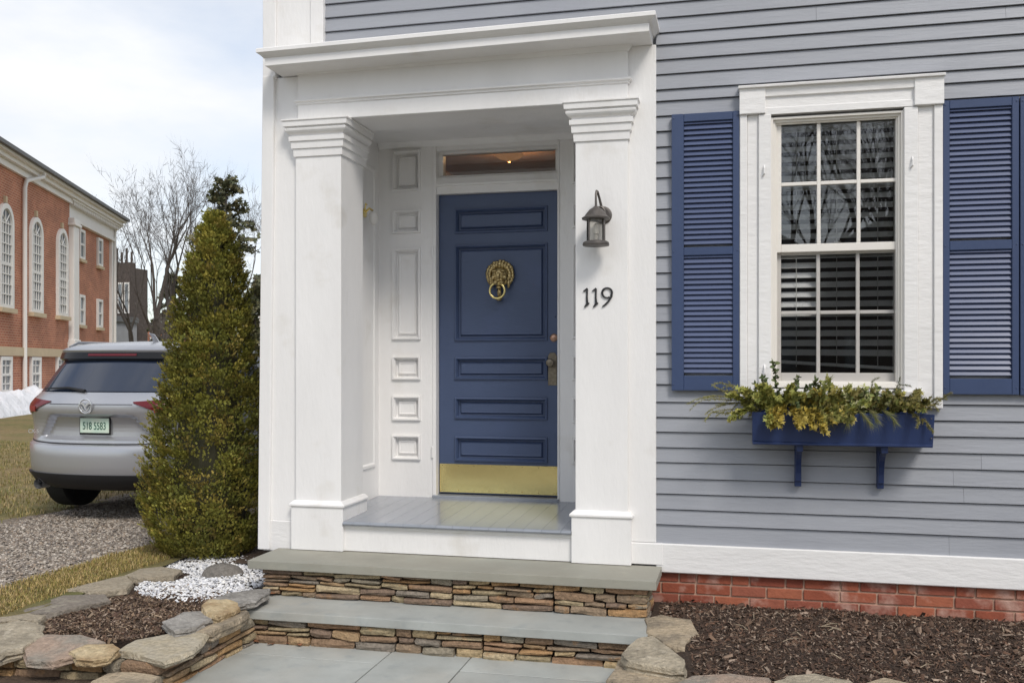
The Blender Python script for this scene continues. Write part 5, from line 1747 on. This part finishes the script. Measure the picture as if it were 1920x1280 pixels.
wh_ = empty('white_house', (gx, gy, .2), 'white house end with dark roof behind the arborvitae', 'house')
box('wall', 'bwhite', wh_, gx - .35, gx + 6, gy, gy + 6, .2, 5.6, 0)
MB().extr([(-.5, 5.6), (6.5, 5.6), (3, 8.2)], lambda a, b, t: (gx + a, gy + t, b), -.4, 6.4).build('roof', 'roofslate', wh_)
wq = box('window', 'trim', wh_, gx + .3, gx + 1.1, gy - .05, gy, 3.2, 4.8, 0)
box('pane', 'farglass', wq, gx + .38, gx + 1.02, gy - .07, gy - .051, 3.3, 4.7, 0)

# ------------------------------------------------------------------ trees
def bare_tree(name, label, x, y, h, seed, spread=.5, m='bark', levels=6, stems=1, group=None, thick=1.0, z0=.2, ratio=.74, limit=9000):
    r = random.Random(seed)
    t = empty(name, (x, y, z0), label, 'tree', group)
    tr_, cr_ = MB(), MB()
    cnt = [0]
    def grow(p, d, L, rad, lv):
        if cnt[0] > limit: return
        cnt[0] += 1
        n = 3 if lv < 3 else 2
        pts = [p]
        dd = d.copy()
        for i in range(n):
            dd = (dd + rv(r, .13) + Vector((0, 0, .05))).normalized()
            pts.append(pts[-1] + dd * (L / n))
        rads = [rad * (1 - .38 * i / n) for i in range(n + 1)]
        (tr_ if lv < 2 else cr_).tube(pts, rads, 8 if lv < 2 else (5 if lv < 4 else 3), cap=False)
        if lv >= levels: return
        k = r.choice((2, 3, 3)) if lv > 0 else r.choice((3, 4))
        for i in range(k):
            a = r.uniform(0, 6.28)
            ort = dd.orthogonal().normalized()
            o2 = dd.cross(ort)
            sp = spread * r.uniform(.55, 1.25)
            nd = (dd + (ort * math.cos(a) + o2 * math.sin(a)) * sp + Vector((0, 0, .12))).normalized()
            grow(pts[-1] if i < 2 else pts[-2], nd, L * ratio * r.uniform(.8, 1.12), rads[-1] * r.uniform(.58, .8), lv + 1)
        if lv >= 2:
            for i in range(2):
                q = pts[1].lerp(pts[-1], r.random())
                grow(q, (dd + rv(r, .9)).normalized(), L * .42, max(.009, rads[-1] * .4), max(lv + 2, levels - 1))
    tot = sum(ratio ** i for i in range(levels + 1))
    for s in range(stems):
        a = 6.28 * s / max(1, stems) + seed
        d = Vector((math.cos(a) * .28 * (stems > 1), math.sin(a) * .28 * (stems > 1), 1)).normalized()
        grow(Vector((x, y, z0 - .1)), d, h / tot * 1.08, h * .017 * thick, 0)
    tr_.build('trunk', m, t, smooth=True, sharp=180)
    cr_.build('crown', m, t)
    return t
for px, zc, h, sd, sp, st, lb in ((262, 57, 11.0, 4, .48, 1, 'bare winter tree nearest the brick hall corner'),
                              (300, 50, 12.6, 8, .42, 2, 'tall twin stemmed bare tree left of the arborvitae'),
                              (352, 54, 12.6, 15, .42, 1, 'tall bare tree close beside the arborvitae'),
                              (462, 46, 10.6, 23, .5, 1, 'bare tree showing between the arborvitae and house corner'),
                              (318, 44, 4.6, 31, .7, 2, 'low twiggy bare shrub tree beside the arborvitae')):
    tx, ty = campt(px, zc)
    bare_tree('bare_tree', lb, tx, ty, h, sd, sp, 'bark2' if sd in (23, 31) else 'bark', stems=st, group='bare trees behind the driveway', thick=1.1)

def conifer(label, x, y, h, seed, r0, droop, cols, z0=.2, start=.15, dens=1.0):
    r = random.Random(seed)
    t = empty('conifer', (x, y, z0), label, 'tree', 'conifers behind the driveway')
    MB().tube([(x, y, z0 - .1), (x, y, z0 + h * .6), (x, y, z0 + h)], [h * .016, h * .009, .02], 8).build('trunk', 'bark', t)
    c = MB()
    n = int(h * 9 * dens)
    for i in range(n):
        f = start + (1 - start) * i / n
        R_ = r0 * (1 - f) ** .8 * r.uniform(.6, 1.15) + .25
        a = r.uniform(0, 6.28)
        p = Vector((x, y, z0 + h * f))
        d = Vector((math.cos(a), math.sin(a), r.uniform(.0, .35)))
        pts = twig_path(p, d, R_, droop, 5, r)
        c.tube(pts, [.03, .025, .02, .015, .01, .006], 4, cap=False, col=(.05, .04, .03))
        for j in range(1, 6):
            for k_ in range(int(12 * dens)):
                q = pts[j - 1].lerp(pts[j], r.random())
                dd = ((pts[j] - pts[j - 1]).normalized() * .7 + rv(r, .9)).normalized()
                s = (dd.orthogonal() + rv(r, .5)); s = (s - dd * s.dot(dd)).normalized()
                cc = r.choice(cols); ff = r.uniform(.7, 1.3)
                spray(c, q, dd, s, r.uniform(.14, .34), tuple(v * ff for v in cc), r)
    c.build('crown', 'leaf', t)
    return t
CG = [(.075, .085, .045), (.095, .10, .05), (.12, .11, .055), (.065, .07, .042)]
tx, ty = campt(424, 40)
conifer('tall dark pine with a tufted top above the arborvitae', tx, ty, 9.3, 3, 3.3, .12, CG, start=.62, dens=.55)
tx, ty = campt(322, 60)
conifer('small dark spruce between the bare trees', tx, ty, 7.2, 6, 2.0, .5, CG)
tx, ty = campt(478, 34)
conifer('dark ragged conifer at the house corner behind the arborvitae', tx, ty, 4.6, 12, 1.5, .4, CG)

# across the street, mirrored in the panes
for x, y, h, sd, lb in ((2.5, -30, 13, 51, 'bare street tree opposite the window, nearest the drive'), (8.5, -27, 14, 57, 'broad bare street tree opposite the window box'),
                        (5.5, -36, 15, 63, 'tall bare tree far across the street'), (-3.5, -33, 13, 69, 'bare tree opposite the porch'), (13, -32, 13, 71, 'bare tree opposite the right shutters'), (4.2, -24, 12, 77, 'bare tree nearest the kerb across the street'), (6.6, -31, 14, 83, 'dense bare tree across the street behind the nearest one')):
    bare_tree('bare_tree', lb, x, y, h, sd, .55, 'bark', stems=1, group='bare trees across the street', thick=1.3)
for i, x in enumerate((-8, 0, 8, 16)):
    op = empty('facing_house', (x, -44, 0), ['dark shingled', 'slate grey', 'brown shingled', 'charcoal grey'][i] + ' house facing across the street', 'house')
    mm = ['brownwall', 'roofslate', 'brownwall', 'roofslate'][i]
    box('wall', mm, op, x - 3.95, x + 3.95, -50, -44, -.1, 7.2, 0)
    MB().extr([(-3.98, 7.2), (3.98, 7.2), (0, 9.4)], lambda a, b, t: (x + a, t, b), -50.3, -43.7).build('roof', 'roofslate', op)
    for q in (-2.2, 0, 2.2):
        box('window', 'farglass', op, x + q - .5, x + q + .5, -44, -43.95, 1.4, 3.0, 0)
